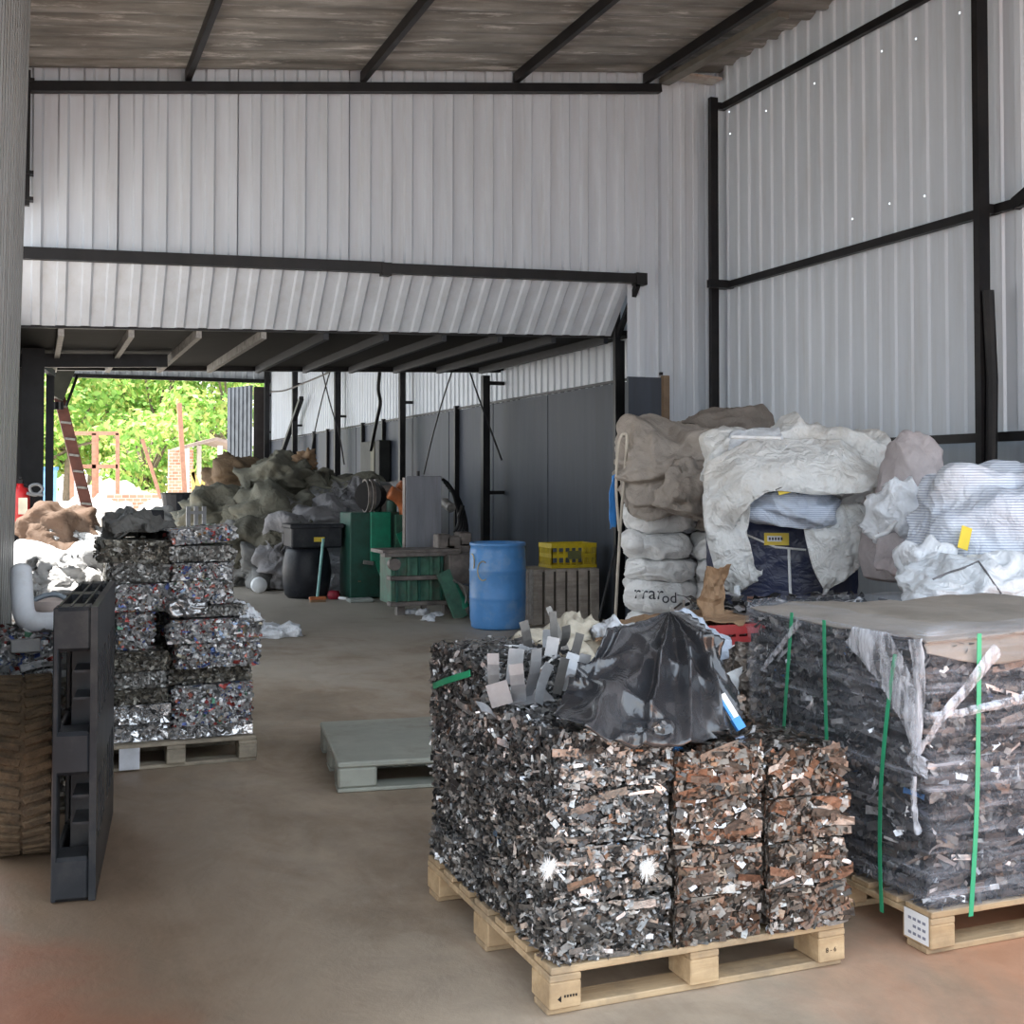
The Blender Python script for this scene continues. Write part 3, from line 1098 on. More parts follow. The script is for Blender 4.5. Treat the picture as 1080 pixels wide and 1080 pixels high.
a_, c_ = P(112, 523, 40), P(200, 523, 40)
mb = MB(); mb.box((a_.x, 40, 0), (c_.x, 40.25, P(150, 521, 40).z))
props(mb.build('brick_wall', brick_mat()), 'low broken brick wall across the yard', 'brick wall')
a_ = P(178, 478, 46); c_ = P(204, 478, 46)
mb = MB(); mb.box((a_.x, 46, 0), (c_.x, 46.3, P(190, 474, 46).z))
props(mb.build('brick_wall', bpy.data.materials['yard_brick']), 'taller brick wall piece behind the upright pole', 'brick wall')
for i, (px, py, y, s, mat, lab) in enumerate((
        (118, 512, 45.2, (2.2, 1.4, 1.5), M_CONC, 'pale rubble heap behind the low brick wall'), (147, 500, 47.5, (2.4, 1.6, 1.2), simple('olive_scrap', (.42, .40, .16), .8), 'yellowish scrap heap in the middle of the yard'),
        (160, 515, 42, (1.9, 1.2, 1.1), M_CONC, 'grey rubble heap left of the upright pole'), (182, 522, 37, (1.6, 1.2, 1.0), M_CONC, 'white rubble heap right at the foot of the upright pole'),
        (85, 530, 39, (2.6, 1.6, 1.1), M_CONC, 'white sunlit heap behind the conveyor leg'), (70, 550, 36, (1.8, 1.4, .9), M_CONC, 'white sunlit heap left of the conveyor leg'), (108, 548, 35.5, (1.8, 1.2, 1.0), M_CONC, 'white sunlit heap right of the conveyor leg'))):
    c = P(px, py, y); c.z = min(c.z, s[2] * .5)
    bag('rubble_heap', lab, 'rubble heap', mat, c, s, (0, 0, i), 600 + i, group='heaps in the yard', amp=.22, n=2, fs=(2.5, 2.5, 2.5), sub=4, press=False, rem=False, flat=.9)
# ================================================================== pallets and bales
def pallet(name, label, lo, size, wood=None, group=None, tags=True):
    """wooden pallet: deck boards, stringers, nine blocks, bottom boards; lo = (x, y) corner, size = (sx, sy)"""
    x0, y0 = lo
    sx, sy = size
    wood = wood or M_WOOD
    t = thing(name, label, 'pallet', (x0 + sx / 2, y0 + sy / 2, 0), group)
    bx = (x0, x0 + sx / 2 - .05, x0 + sx - .1)
    by = (y0, y0 + sy / 2 - .07, y0 + sy - .14)
    for x in bx:
        for y in by:
            MB().box((x, y, .022), (x + .1, y + .14, .1), bev=.004).build('block', M_CHIPB if wood is M_WOOD else wood, t)
    for y in by:
        MB().box((x0, y + .02, 0.001), (x0 + sx, y + .12, .022), bev=.003).build('bottom_board', wood, t)
    for x in bx:
        MB().box((x, y0, .1), (x + .1, y0 + sy, .121), bev=.003).build('stringer', wood, t)
    nb = 7
    rnd = random.Random(sum(map(ord, label)))
    for i in range(nb):
        w = .1 if i not in (0, 3, 6) else .13
        yc = y0 + .065 + (sy - .13) * i / (nb - 1)
        MB().box((x0 + rnd.uniform(0, .006), yc - w / 2, .122), (x0 + sx - rnd.uniform(0, .006), yc + w / 2, .143), bev=.003).build('deck_board', wood, t)
    return t


SCRAP = [(0, (.10, .10, .105)), (.16, (.19, .19, .19)), (.36, (.28, .275, .27)), (.60, (.37, .365, .355)), (.78, (.50, .495, .49)), (.89, (.84, .85, .88)), (.945, (.24, .21, .19)), (.985, (.26, .16, .11)), (.997, (.20, .35, .62))]
SCRAPBR = [(0, (.06, .055, .05)), (.14, (.13, .115, .105)), (.32, (.20, .18, .16)), (.52, (.26, .23, .205)), (.64, (.225, .14, .10)), (.78, (.17, .095, .065)), (.84, (.46, .45, .43)), (.905, (.86, .86, .88)), (.955, (.33, .26, .20)), (.998, (.30, .40, .55))]
SCRAPMX = [(0, (.10, .10, .10)), (.14, (.20, .195, .19)), (.36, (.30, .29, .28)), (.60, (.38, .365, .345)), (.76, (.30, .22, .17)), (.82, (.50, .49, .48)), (.91, (.83, .83, .85)), (.955, (.25, .22, .2)), (.995, (.22, .38, .62))]
M_FL = flake_mat('scrap_chips', SCRAP, .72, .32)
M_FLB = flake_mat('scrap_chips_brown', SCRAPBR, .62, .33)
M_FLX = flake_mat('scrap_chips_mixed', SCRAPMX, .68, .32)
M_CORE = core_mat('scrap_core', [(0, (.06, .06, .062)), (.3, (.15, .15, .15)), (.6, (.27, .27, .27)), (.85, (.44, .44, .45))], .6, .38, 40)
M_COREB = core_mat('scrap_core_brown', [(0, (.07, .06, .055)), (.3, (.17, .145, .125)), (.6, (.28, .235, .2)), (.85, (.37, .32, .28))], .35, .45, 40)

fp = pallet('wooden_pallet', 'pale wooden pallet under the loose-edged scrap bales, nearest in the middle of the floor', (1.40, 3.225), (1.03, 1.16))
MB().add(*[[(1.402 + dx, 3.2245, z) for dx, z in ((.022, .052), (.034, .062), (.034, .042))], [(0, 1, 2)]]).build('stamp', M_BLACK, fp)
for i in range(5):
    MB().box((1.445 + i * .009, 3.2235, .055), (1.450 + i * .009, 3.2246, .062)).build('stamp', M_BLACK, fp)
for xx, ch in ((2.355, '8 - 6'),):
    vs, fs = text_mesh(ch, .022)
    MB().add([(xx + .02 + v.x, 3.2235, .06 + v.y) for v in vs], fs).build('stamp', M_BLACK, fp)

ORD = ['bottom', 'second', 'third', 'fourth', 'fifth', 'sixth']
GRP = 'crushed scrap bales on the front pallet'
cols = (('left', 1.425, 1.795), ('middle', 1.815, 2.115), ('right', 2.135, 2.425))
rnd = random.Random(5)
bales = {}
for row, (y0, y1), info in (('front', (3.235, 3.79), {'left': (4, .168), 'middle': (4, .147), 'right': (4, .138)}),
                            ('back', (3.81, 4.375), {'left': (5, .160), 'middle': (5, .132), 'right': (4, .158)})):
    for cn, x0, x1 in cols:
        nl, h = info[cn]
        z = .146
        for k in range(nl):
            dx0, dx1, dy = rnd.uniform(-.006, .004), rnd.uniform(-.004, .006), rnd.uniform(-.016, .012)
            lo = (x0 + dx0, y0 + (dy if row == 'front' else 0), z)
            hi = (x1 + dx1, y1, z + h - .006)
            z += h
            top = k == nl - 1
            faces = {}
            out = [0] * 6
            if row == 'front':
                faces['-y'] = 900 if cn == 'left' else 700; out[2] = 1
                if cn == 'left': faces['-x'] = 1500; out[0] = 1
                if cn == 'right': faces['+x'] = 150; out[1] = 1
            else:
                if cn == 'left': faces['-x'] = 1500; out[0] = 1; faces['+y'] = 60
                if cn == 'right': faces['+x'] = 80
                if z > .75: faces['-y'] = 260; out[2] = 1
            if top: faces['+z'] = 420; out[5] = 1
            if not faces: faces['-y'] = 20
            brown = row == 'front' and cn != 'left' or (row == 'front' and k < 2 and cn == 'left') or (row == 'back' and cn == 'right')
            m = bale_mb(lo, hi, len(bales) + 11, faces, L=(.012, .055) if cn == 'left' else (.016, .07), W=(.007, .024) if cn == 'left' else (.009, .028), over=.011, out=out, amp=.018, bleed=.001, longs=.012 if cn == 'left' else .028,
                        curl=1.3 if cn == 'left' else 1.0, tilt=.5 if cn == 'left' else .30, layered=True)
            mats = ([M_COREB, M_FLX] if cn == 'left' else [M_COREB, M_FLB]) if brown else [M_CORE, M_FL]
            pos = 'top' if top else ORD[k]
            o = m.build('scrap_bale', mats, smooth=False)
            look = 'crushed brown and silver' if brown else 'crushed dark silver'
            if row == 'front':
                lab = f'{look} scrap bale, {pos} of the {cn} front stack on the nearest pallet'
            else:
                lab = f'{look} scrap bale, {pos} of the {cn} rear stack on the nearest pallet'
            props(o, lab, 'scrap bale', GRP)
            bales[(row, cn, k)] = o
        bx = MB().box((x0 - .01, y0 - .01, .0), (x1 + .01, y1 + .01, z - .004))
        remember_mb(bx)

# --- white frayed tufts caught on the front bales
M_TUFT = simple('white_fibre', (.85, .85, .84), .9, 0, .05)


def tuft(p, r, seed, label):
    rn = random.Random(seed)
    mb = MB()
    vs, fs = ico(2)
    mb.add([Vector(p) + v * r * (.55 + .3 * noise.noise(v * 4 + Vector((seed, 0, 0)))) for v in vs], fs)
    for _ in range(160):
        d = Vector((rn.gauss(0, 1), -abs(rn.gauss(0, .8)), rn.gauss(0, 1))).normalized()
        a = Vector(p) + d * r * .3
        b = Vector(p) + d * r * rn.uniform(.8, 1.25)
        s = d.cross(Vector((rn.random(), rn.random(), 1))).normalized() * .0025
        mb.add([a - s, a + s, b], [(0, 1, 2)])
    props(mb.build('fibre_tuft', M_TUFT), label, 'fibre tuft')


tuft(onY(682, 916, 3.215), .04, 3, 'white frayed fibre tuft caught between the left and middle front bale stacks')
tuft(onY(578, 916, 3.215), .036, 4, 'smaller white fibre tuft caught low on the left front bale stack')

# --- loose steel strips standing up behind the black bag
M_STRIP = simple('cut_sheet_steel', (.36, .365, .38), .42, .6, .25, 8)
M_STRIPD = simple('dull_cut_sheet_steel', (.24, .23, .22), .4, .6, .3, 8)


def strip(name, label, a, b, w, mat, twist=(1, 0, 0), grp=None, bend=.0, cat='metal strip', lab=True):
    a, b = Vector(a), Vector(b)
    d = (b - a)
    s = Vector(twist); s = (s - d * (s.dot(d) / d.length_squared)).normalized() * (w / 2)
    nrm = d.cross(s).normalized()
    mb = MB()
    vs = []
    for i in range(5):
        t = i / 4
        c = a + d * t + nrm * (bend * math.sin(t * PI))
        for q in (-.0012, .0012):
            vs += [c - s + nrm * q, c + s + nrm * q]
    fs = []
    for i in range(4):
        k = i * 4
        fs += [(k, k + 4, k + 5, k + 1), (k + 2, k + 3, k + 7, k + 6), (k, k + 2, k + 6, k + 4), (k + 1, k + 5, k + 7, k + 3)]
    fs += [(0, 1, 3, 2), (16, 18, 19, 17)]
    mb.add(vs, fs)
    return props(mb.build(name, mat), label, cat, grp)


SG = 'loose steel strips on the rear left bales'
up = [  # base px, base py, top px, top py, width, y, mat
    (521, 724, 520, 689, .05, 4.15, 0), (541, 716, 545, 684, .07, 4.15, 0), (548, 705, 553, 681, .05, 4.3, 0), (556, 728, 566, 684, .06, 4.05, 0),
    (575, 716, 584, 672, .055, 4.2, 0), (578, 700, 577, 664, .04, 4.4, 0), (557, 686, 552, 655, .045, 4.38, 1), (586, 690, 583, 645, .045, 4.3, 1),
    (596, 712, 607, 690, .07, 4.1, 0), (605, 722, 618, 690, .05, 4.0, 0), (587, 726, 596, 694, .045, 4.05, 1), (568, 736, 580, 700, .05, 3.95, 0), (548, 734, 544, 700, .06, 4.0, 0), (602, 700, 612, 668, .04, 4.2, 1), (566, 712, 561, 683, .05, 4.25, 0), (592, 676, 597, 660, .05, 4.35, 1), (530, 738, 523, 720, .09, 3.98, 0)]
for i, (bx_, by_, tx, ty, w_, y_, mi) in enumerate(up):
    strip('steel_strip', 'loose cut steel strip standing up on the rear scrap bales left of the black bag', onY(bx_, by_ + 6, y_ - .36), onY(tx, ty, y_ - .36 + .04 * ((i % 3) - 1)), w_ * .78, (M_STRIP, M_STRIPD)[mi],
          (1, .25 * ((i % 4) - 1.5), 0), SG, .012 * ((i % 3) - 1))
SG2 = 'loose steel strips lying on the rear left bales'
for i, (ax, ay, bx_, by_, w_, y_, mi) in enumerate([(535, 741, 580, 733, .07, 3.98, 0), (490, 700, 545, 686, .03, 4.25, 1), (500, 712, 548, 697, .03, 4.15, 1), (505, 745, 520, 752, .05, 3.88, 0),
                                                     (595, 729, 606, 712, .04, 4.0, 0)]):
    strip('steel_strip', 'loose cut steel strip lying flat on the rear scrap bales left of the black bag', onY(ax, ay, y_ - (.3 if ax > 500 else .12)), onY(bx_, by_, y_ - (.28 if ax > 500 else .1)), w_, (M_STRIP, M_STRIPD)[mi], (0, 1, .5), SG2, .006)
M_GREENS = simple('green_strap_plastic', (.025, .34, .16), .4, 0, .2)
strip('plastic_strap', 'short green plastic strap end on top of the rear left bale', onX(457, 724, 1.398), onX(496, 710, 1.398), .022, M_GREENS, (0, .3, 1), None, .012, 'strap')

# --- black plastic bag spread over the bales
M_BAG = None
m, nt, b = nm('black_polythene')
v = coords(nt)
f = noisefac(nt, v, 2.5, 5, .6)
nt.links.new(ramp(nt, f, [(.35, (.020, .021, .025)), (.7, (.05, .05, .054))]), b.inputs['Base Color'])
b.inputs['Roughness'].default_value = .2
b.inputs['Specular IOR Level'].default_value = 1.0
r1 = noisefac(nt, v, 9, 3, .5, 1.5)
bump(nt, b, r1, .15, .04)
M_BAG = m


def spread_bag(name, label, cat, mat, peak, outline, seed, nr=64, nt_=220, folds=5, famp=.075, bulge=.45, amp=.065, group=None, folds_=0):
    """sheet pulled up to a peak: outline = base points (closed) in order"""
    base = catmull([Vector(p) for p in outline] + [Vector(outline[0])], nt_ + 1)[:-1]
    cen = sum(base, Vector()) / len(base)
    peak = Vector(peak)
    vs, fs = [], []
    for j in range(nr):
        t = j / (nr - 1)
        for i, bpt in enumerate(base):
            a = i / nt_ * 2 * PI
            d = bpt - peak
            h = Vector((bpt.x - peak.x, bpt.y - peak.y, 0))
            rr = t ** .78
            zz = peak.z + (bpt.z - peak.z) * (t ** (1.0 + bulge))
            p = Vector((peak.x + h.x * rr, peak.y + h.y * rr, zz))
            warp = noise.noise(Vector((math.cos(a) * 1.3, math.sin(a) * 1.3, seed))) * 2.2 + t * .8
            k = 1 - abs(math.sin(a * folds / 2 + warp * 2))
            fold = (k ** 1.6 - .35) * famp * math.sin(min(1, t * 1.15) * PI * .8 + .12)
            hn = h.normalized() if h.length > 1e-6 else Vector((0, 0, 1))
            nrm = (hn * .8 + Vector((0, 0, .6))).normalized()
            p += nrm * fold + nrm * (softridge(p, seed, (5, 5, 4)) - .4) * amp * min(1, t * 3 + .15)
            vs.append(p)
    for j in range(nr - 1):
        for i in range(nt_):
            i2 = (i + 1) % nt_
            fs.append((j * nt_ + i, (j + 1) * nt_ + i, (j + 1) * nt_ + i2, j * nt_ + i2))
    # tucked-under rim
    n0 = (nr - 1) * nt_
    st = len(vs)
    for i in range(nt_):
        p = vs[n0 + i]
        vs.append(p + (cen - p) * .22 + Vector((0, 0, -.02)))
    for i in range(nt_):
        i2 = (i + 1) % nt_
        fs.append((n0 + i, st + i, st + i2, n0 + i2))
    vs = settle(vs, .015)
    o = MB().add(vs, fs).build(name, mat, smooth=True)
    remember(vs, fs)
    return props(o, label, cat, group)


pk = onY(706, 646, 3.95)
spread_bag('plastic_bag', 'large black shiny polythene bag heaped on top of the nearest scrap bales', 'plastic bag', M_BAG, pk,
           [onZ(582, 752, .87), onZ(612, 770, .84), onZ(650, 783, .80), onZ(700, 788, .765), onZ(745, 780, .755), onZ(783, 768, .745), onZ(772, 728, .80), onZ(752, 700, .88), onZ(700, 690, .93), onZ(640, 700, .95), onZ(604, 716, .93)], 7)
# --- small things beside the bag
M_BLUE = simple('blue_plastic', (.05, .27, .72), .35, 0, .15)
M_WPL = simple('white_plastic', (.80, .82, .84), .4, 0, .08, dirt=(.5, .48, .44))
t = thing('plastic_tube', 'blue and white flat plastic tube leaning on the right of the black bag', 'plastic tube', onY(780, 770, 3.42))
a, bq = onY(760, 733, 3.42), onY(782, 769, 3.36)
mid = a.lerp(bq, .68)
MB().bar(a, mid, .03, .012, up=(0, -1, .3)).build('sleeve', M_WPL, t)
MB().bar(a + Vector((-.012, -.006, 0)), mid + Vector((-.012, -.006, 0)), .010, .006, up=(0, -1, .3)).build('edge_stripe', M_BLUE, t)
MB().bar(mid, bq, .032, .014, up=(0, -1, .3)).build('end_cap', M_BLUE, t)
vs, fs = bag_verts(onY(711, 787, 3.30), (.06, .03, .03), (0, 0, .3), 21, .012, sub=3, fs=(30, 30, 30))
props(MB().add(vs, fs).build('plastic_scrap', M_BLUE, smooth=True), 'small crumpled blue plastic scrap at the front edge of the black bag', 'plastic scrap')

# ================================================================== wrapped pallet on the right
WX0, WX1, WY0, WY1, WT = 2.755, 3.90, 3.20, 4.20, 1.045
wp = pallet('wooden_pallet', 'wooden pallet with a white paper label under the film-wrapped scrap load', (2.735, 3.18), (1.2, 1.04))
lb = MB().add([(2.7338, 3.19, .03), (2.7338, 3.31, .03), (2.7338, 3.31, .125), (2.7338, 3.19, .125)], [(0, 3, 2, 1)]).build('paper_label', simple('label_paper', (.85, .85, .86), .6, 0, .03), wp)
lb['label'] = 'white printed paper label'
for r_ in range(3):
    for k in range(4 - (r_ == 1)):
        y = 3.205 + k * .023
        MB().box((2.7328, y, .045 + r_ * .024), (2.7336, y + .015, .054 + r_ * .024)).build('print_line', simple('label_ink', (.25, .26, .33), .6), lb)
wl = thing('wrapped_load', 'block of dark scrap wrapped in clear stretch film with green straps, at right', 'wrapped scrap load', ((WX0 + WX1) / 2, (WY0 + WY1) / 2, .145))
SCD = [(0, (.03, .03, .034)), (.26, (.07, .068, .07)), (.46, (.13, .125, .125)), (.64, (.22, .21, .205)), (.78, (.17, .135, .115)), (.87, (.46, .46, .48)), (.945, (.85, .86, .9)), (.985, (.15, .16, .21)), (.995, (.1, .3, .7))]
M_FLD = flake_mat('dark_scrap_chips', SCD, .6, .33)
M_CORED = core_mat('dark_scrap_core', [(0, (.02, .02, .024)), (.35, (.055, .055, .06)), (.65, (.11, .105, .105)), (.9, (.25, .24, .24))], .5, .42, 26)
m = bale_mb((WX0, WY0, .147), (WX1, WY1, WT - .03), 91, {'-x': 2600, '-y': 3000, '+z': 500}, L=(.02, .08), W=(.010, .030), over=.014, out=(1, 0, 1, 0, 0, 0), amp=.016, curl=.9, tilt=.55, step=.04)
o = m.build('scrap_block', [M_CORED, M_FLD], wl)
o['label'] = 'block of pressed dark metal scrap'
M_CARD = simple('dusty_cardboard', (.25, .215, .18), .7, 0, .2, 4, dirt=(.16, .135, .11))
rows = []
for y in (WY0 - .03, WY0 - .015, WY0 + .02, 3.7, WY1 - .05, WY1 + .02):
    e = -.10 if y < WY0 - .02 else (-.02 if y < WY0 else 0)
    rows.append([(WX0 - .03 + .25 * k + (0), y, WT + e + .008 * math.sin(k * 1.7 + y * 3) - (.012 if k == 0 else 0) + (.055 * noise.noise(Vector((k * 1.3, 2.7, 0))) + (.05 if k < 1 else 0) if e < -.05 else 0)) for k in range(6)])
vs, fs = loft(rows, 60, 34, .012, 3, (5, 5, 5), .006)
MB().add(vs, fs).build('cover_sheet', M_CARD, wl, smooth=True)['label'] = 'dusty brown cover sheet'

m, nt, b = nm('stretch_film')
tr = nt.nodes.new('ShaderNodeBsdfTransparent')
mx = nt.nodes.new('ShaderNodeMixShader')
v = coords(nt, (1, 1, 1))
mpn = nt.nodes.new('ShaderNodeMapping'); mpn.inputs['Rotation'].default_value = (R(24), R(-24), 0); mpn.inputs['Scale'].default_value = (1.2, 1.2, 26)
tcn = nt.nodes.new('ShaderNodeTexCoord'); nt.links.new(tcn.outputs['Object'], mpn.inputs[0])
f = noisefac(nt, mpn.outputs[0], 1.5, 5, .65, .3)
nt.links.new(ramp(nt, f, [(.42, (.05,) * 3), (.60, (.17,) * 3), (.78, (.6,) * 3)]), mx.inputs[0])
b.inputs['Base Color'].default_value = (.62, .66, .76, 1)
b.inputs['Roughness'].default_value = .14
b.inputs['Specular IOR Level'].default_value = .8
bump(nt, b, f, .5, .03)
nt.links.new(tr.outputs[0], mx.inputs[1]); nt.links.new(b.outputs[0], mx.inputs[2])
nt.links.new(mx.outputs[0], nt.nodes['Material Output'].inputs[0])
M_FILM = m
m, nt, b = nm('gathered_film')
tr = nt.nodes.new('ShaderNodeBsdfTransparent')
mx = nt.nodes.new('ShaderNodeMixShader')
f = noisefac(nt, coords(nt, (40, 40, 3)), 1, 4, .6)
nt.links.new(ramp(nt, f, [(.38, (.06,) * 3), (.72, (.78,) * 3)]), mx.inputs[0])
b.inputs['Base Color'].default_value = (.74, .77, .84, 1)
b.inputs['Roughness'].default_value = .2
bump(nt, b, f, .6, .02)
nt.links.new(tr.outputs[0], mx.inputs[1]); nt.links.new(b.outputs[0], mx.inputs[2])
nt.links.new(mx.outputs[0], nt.nodes['Material Output'].inputs[0])
M_GATH = m

# film: one skin round the four sides, drawn over the top edge
g = .035
ring = [(WX0 - g, WY1 + g), (WX0 - g, WY0 - g), (WX1 + g, WY0 - g), (WX1 + g, WY1 + g)]


def around(n, inset=0.0):
    pts = []
    for k in range(4):
        a, c = Vector((*ring[k], 0)), Vector((*ring[(k + 1) % 4], 0))
        for i in range(n):
            pts.append(a.lerp(c, i / n))
    return pts


nn = 46
pr = around(nn)
zs = [.15 + (WT + .02 - .15) * k / 30 for k in range(31)]
vs = []
cx, cy = (WX0 + WX1) / 2, (WY0 + WY1) / 2
for k, z in enumerate(zs):
    for p in pr:
        o_ = Vector((cx - p.x, cy - p.y, 0)).normalized()
        q = Vector((p.x, p.y, z))
        w_ = (ridged(q, 4, (2.0, 2.0, 7)) - .4) * .02
        q -= o_ * w_ * (1 if k else .5)
        vs.append(q)
n = len(pr)
for p in pr:
    vs.append(Vector((p.x + (cx - p.x) * .10, p.y + (cy - p.y) * .10, WT + .035 + .008 * noise.noise(Vector(p) * 8))))
fs = [(k * n + i, k * n + (i + 1) % n, (k + 1) * n + (i + 1) % n, (k + 1) * n + i) for k in range(31) for i in range(n)]
MB().add(vs, fs).build('stretch_film', M_FILM, wl, smooth=True)

# gathered bands of film: fan from the top left edge and from the right down to a knot on the near corner
YF, XF = WY0 - g - .012, WX0 - g - .012


def face_pt(px, py):
    p = onX(px, py, XF)
    if p.y < YF: p = onY(px, py, YF)
    return p


def band(pts, w0, w1, name='film_band', seed=1, over=False):
    c = [face_pt(*p) for p in pts]
    c = catmull(c, 26)
    rows_ = []
    for s_ in range(5):
        r_ = []
        for i, q in enumerate(c):
            t_ = i / 25
            d_ = (c[min(i + 1, 25)] - c[max(i - 1, 0)]).normalized()
            outn = Vector((-1, 0, 0)) if q.y > YF + .02 else Vector((0, -1, 0))
            sd = d_.cross(outn).normalized()
            w_ = (w0 + (w1 - w0) * t_)
            q2 = q + sd * w_ * (s_ / 4 - .5)
            if over: q2.z = min(q2.z, WT - .01)
            r_.append(q2 + outn * (.006 + .016 * (.5 - abs(s_ / 4 - .5)) + .010 * noise.noise(Vector((s_ * 2.1, i * .25, seed)))))
        rows_.append(r_)
    vs_, fs_ = loft(rows_, 26, 9, .006, seed, (30, 30, 30), .003)
    MB().add(vs_, fs_).build(name, M_GATH, wl, smooth=True)['label'] = 'whitish gathered band of film'


band([(902, 661), (930, 700), (958, 752), (968, 790)], .15, .035, seed=1, over=True)
band([(925, 664), (948, 700), (966, 745), (968, 790)], .10, .03, seed=2, over=True)
band([(967, 674), (971, 710), (970, 750), (968, 795)], .07, .04, seed=3)
band([(1050, 684), (1020, 722), (985, 765), (970, 795)], .05, .02, seed=4, over=True)
band([(1085, 735), (1040, 745), (1005, 752), (975, 755)], .03, .02, seed=5)
band([(972, 795), (968, 812)], .06, .12, name='film_knot', seed=6)
band([(966, 818), (966, 850), (970, 880)], .02, .035, seed=8)
band([(845, 655), (818, 690), (806, 706)], .03, .012, seed=9)

M_STRAP = simple('green_strapping', (.035, .34, .17), .38, 0, .15)
for pts in ([(836, 646), (833, 690), (829, 745), (826, 800)], [(870, 654), (871, 720), (873, 800), (872, 850)], [(945, 690), (937, 750), (930, 830), (929, 905), (931, 962)], [(1032, 668), (1031, 760), (1029, 860), (1023, 966)]):
    c = [face_pt(*p) for p in pts]
    left_face = c[0].y > YF + .02
    outn = Vector((-.01, 0, 0)) if left_face else Vector((0, -.01, 0))
    c = catmull([Vector(p) + outn * .3 for p in c], 14)
    mb = MB()
    s = Vector((0, .009, 0)) if left_face else Vector((.009, 0, 0))
    vs = []
    for p in c: vs += [p - s, p + s, p + s + outn * .2, p - s + outn * .2]
    fs = []
    for i in range(13):
        for k in range(4):
            fs.append((i * 4 + k, i * 4 + (k + 1) % 4, i * 4 + 4 + (k + 1) % 4, i * 4 + 4 + k))
    MB().add(vs, fs).build('strap', M_STRAP, wl)['label'] = 'green plastic strap'
mb = MB().box((WX0, WY0, 0), (WX1, WY1, WT + .04)); remember_mb(mb)

# ================================================================== grey plastic pallet on the floor
M_GPL = simple('grey_green_plastic', (.36, .37, .32), .55, 0, .12, 5, dirt=(.24, .21, .17))
gp = thing('plastic_pallet', 'grey plastic pallet lying flat behind the nearest scrap pallet', 'pallet', (2.1, 6.35, 0))
MG = Matrix.Translation((1.42, 5.92, 0)) @ Matrix.Rotation(R(-8), 4, 'Z')
GX, GY = 1.2, 1.06


def gbox(name, lo, hi, bev):
    q = MB(); q.M = MG; q.box(lo, hi, bev=bev); q.build(name, M_GPL, gp)


gbox('deck', (0, 0, .122), (GX, GY, .152), .008)
for x in (0, GX / 2 - .09, GX - .2):
    for y in (0, GY / 2 - .09, GY - .2): gbox('foot', (x + .002, y + .002, .02), (x + .198, y + .198, .123), .012)
for y in (0, GY / 2 - .07, GY - .16): gbox('skid', (.001, y, .002), (GX - .001, y + .16, .021), .004)
q = MB(); q.M = MG
for k in range(14): q.bar((.03 + k * .085, .03, .118), (.03 + k * .085, GY - .03, .118), .008, .02)
q.build('underside_ribs', M_GPL, gp)
# ================================================================== goods along the right wall
M_SACKW = fabric('white_woven_sack', (.86, .87, .88), (.55, .52, .48), .6, .55, dirt_amt=.4)
M_SACKG = fabric('grey_brown_sack', (.36, .32, .285), (.22, .19, .16), .7, .6)
M_SACKD = fabric('dark_brown_roll', (.19, .165, .145), (.12, .10, .085), .6, .5)
M_BULK = fabric('dirty_white_bulk_bag', (.68, .69, .69), (.42, .35, .27), .65, .8, dirt_amt=.6)
M_BULKW = fabric('white_bulk_bag', (.70, .74, .79), (.50, .49, .48), .6, .6)
M_PINK = fabric('pinkish_grey_sack', (.43, .39, .40), (.30, .27, .27), .7, .4)
M_STRIPE = fabric('striped_bulk_bag', (.66, .70, .77), (.45, .44, .43), .6, .6, stripes=((.33, .38, .50), 22, 'Z'))
M_STRIPE2 = fabric('striped_folded_bag', (.60, .66, .76), (.42, .42, .42), .6, .6, stripes=((.30, .36, .50), 26, 'Z'))
M_NAVY = fabric('navy_wrapped_cartons', (.03, .038, .085), (.08, .08, .10), .3, .35)
M_YEL = simple('yellow_plastic', (.66, .50, .02), .45, 0, .15, 6, dirt=(.35, .27, .05))
M_YTAG = simple('yellow_tag', (.78, .58, .05), .5, 0, .08)
M_BROWNC = simple('brown_cardboard', (.30, .19, .11), .8, 0, .25, 6, dirt=(.16, .10, .06))
M_FILMW = fabric('white_plastic_film', (.74, .77, .82), (.6, .6, .6), .35, .7)
M_INK = simple('printed_ink', (.05, .055, .07), .6)
M_CREAM = fabric('cream_rag', (.62, .57, .47), (.36, .30, .22), .8, .6)

# hidden behind the nearest stack: a low pallet of scrap that carries the rags, crate and cardboard
pallet('wooden_pallet', 'wooden pallet under the rag-strewn scrap behind the nearest bales', (2.50, 5.45), (1.2, 1.05))
for i, (x0, x1) in enumerate(((2.52, 3.09), (3.11, 3.68))):
    m = bale_mb((x0, 5.47, .147), (x1, 6.48, .50), 131 + i, {'+z': 420, '-y': 160}, L=(.03, .1), out=(0, 0, 1, 0, 0, 1))
    props(m.build('scrap_bale', [M_COREB, M_FLB]), ('brown scrap bale under the cream rag, behind the nearest stack', 'brown scrap bale under the red crate, behind the nearest stack')[i], 'scrap bale', 'scrap bales behind the front pallet')
    remember_mb(MB().box((x0, 5.47, 0), (x1, 6.48, .51)))

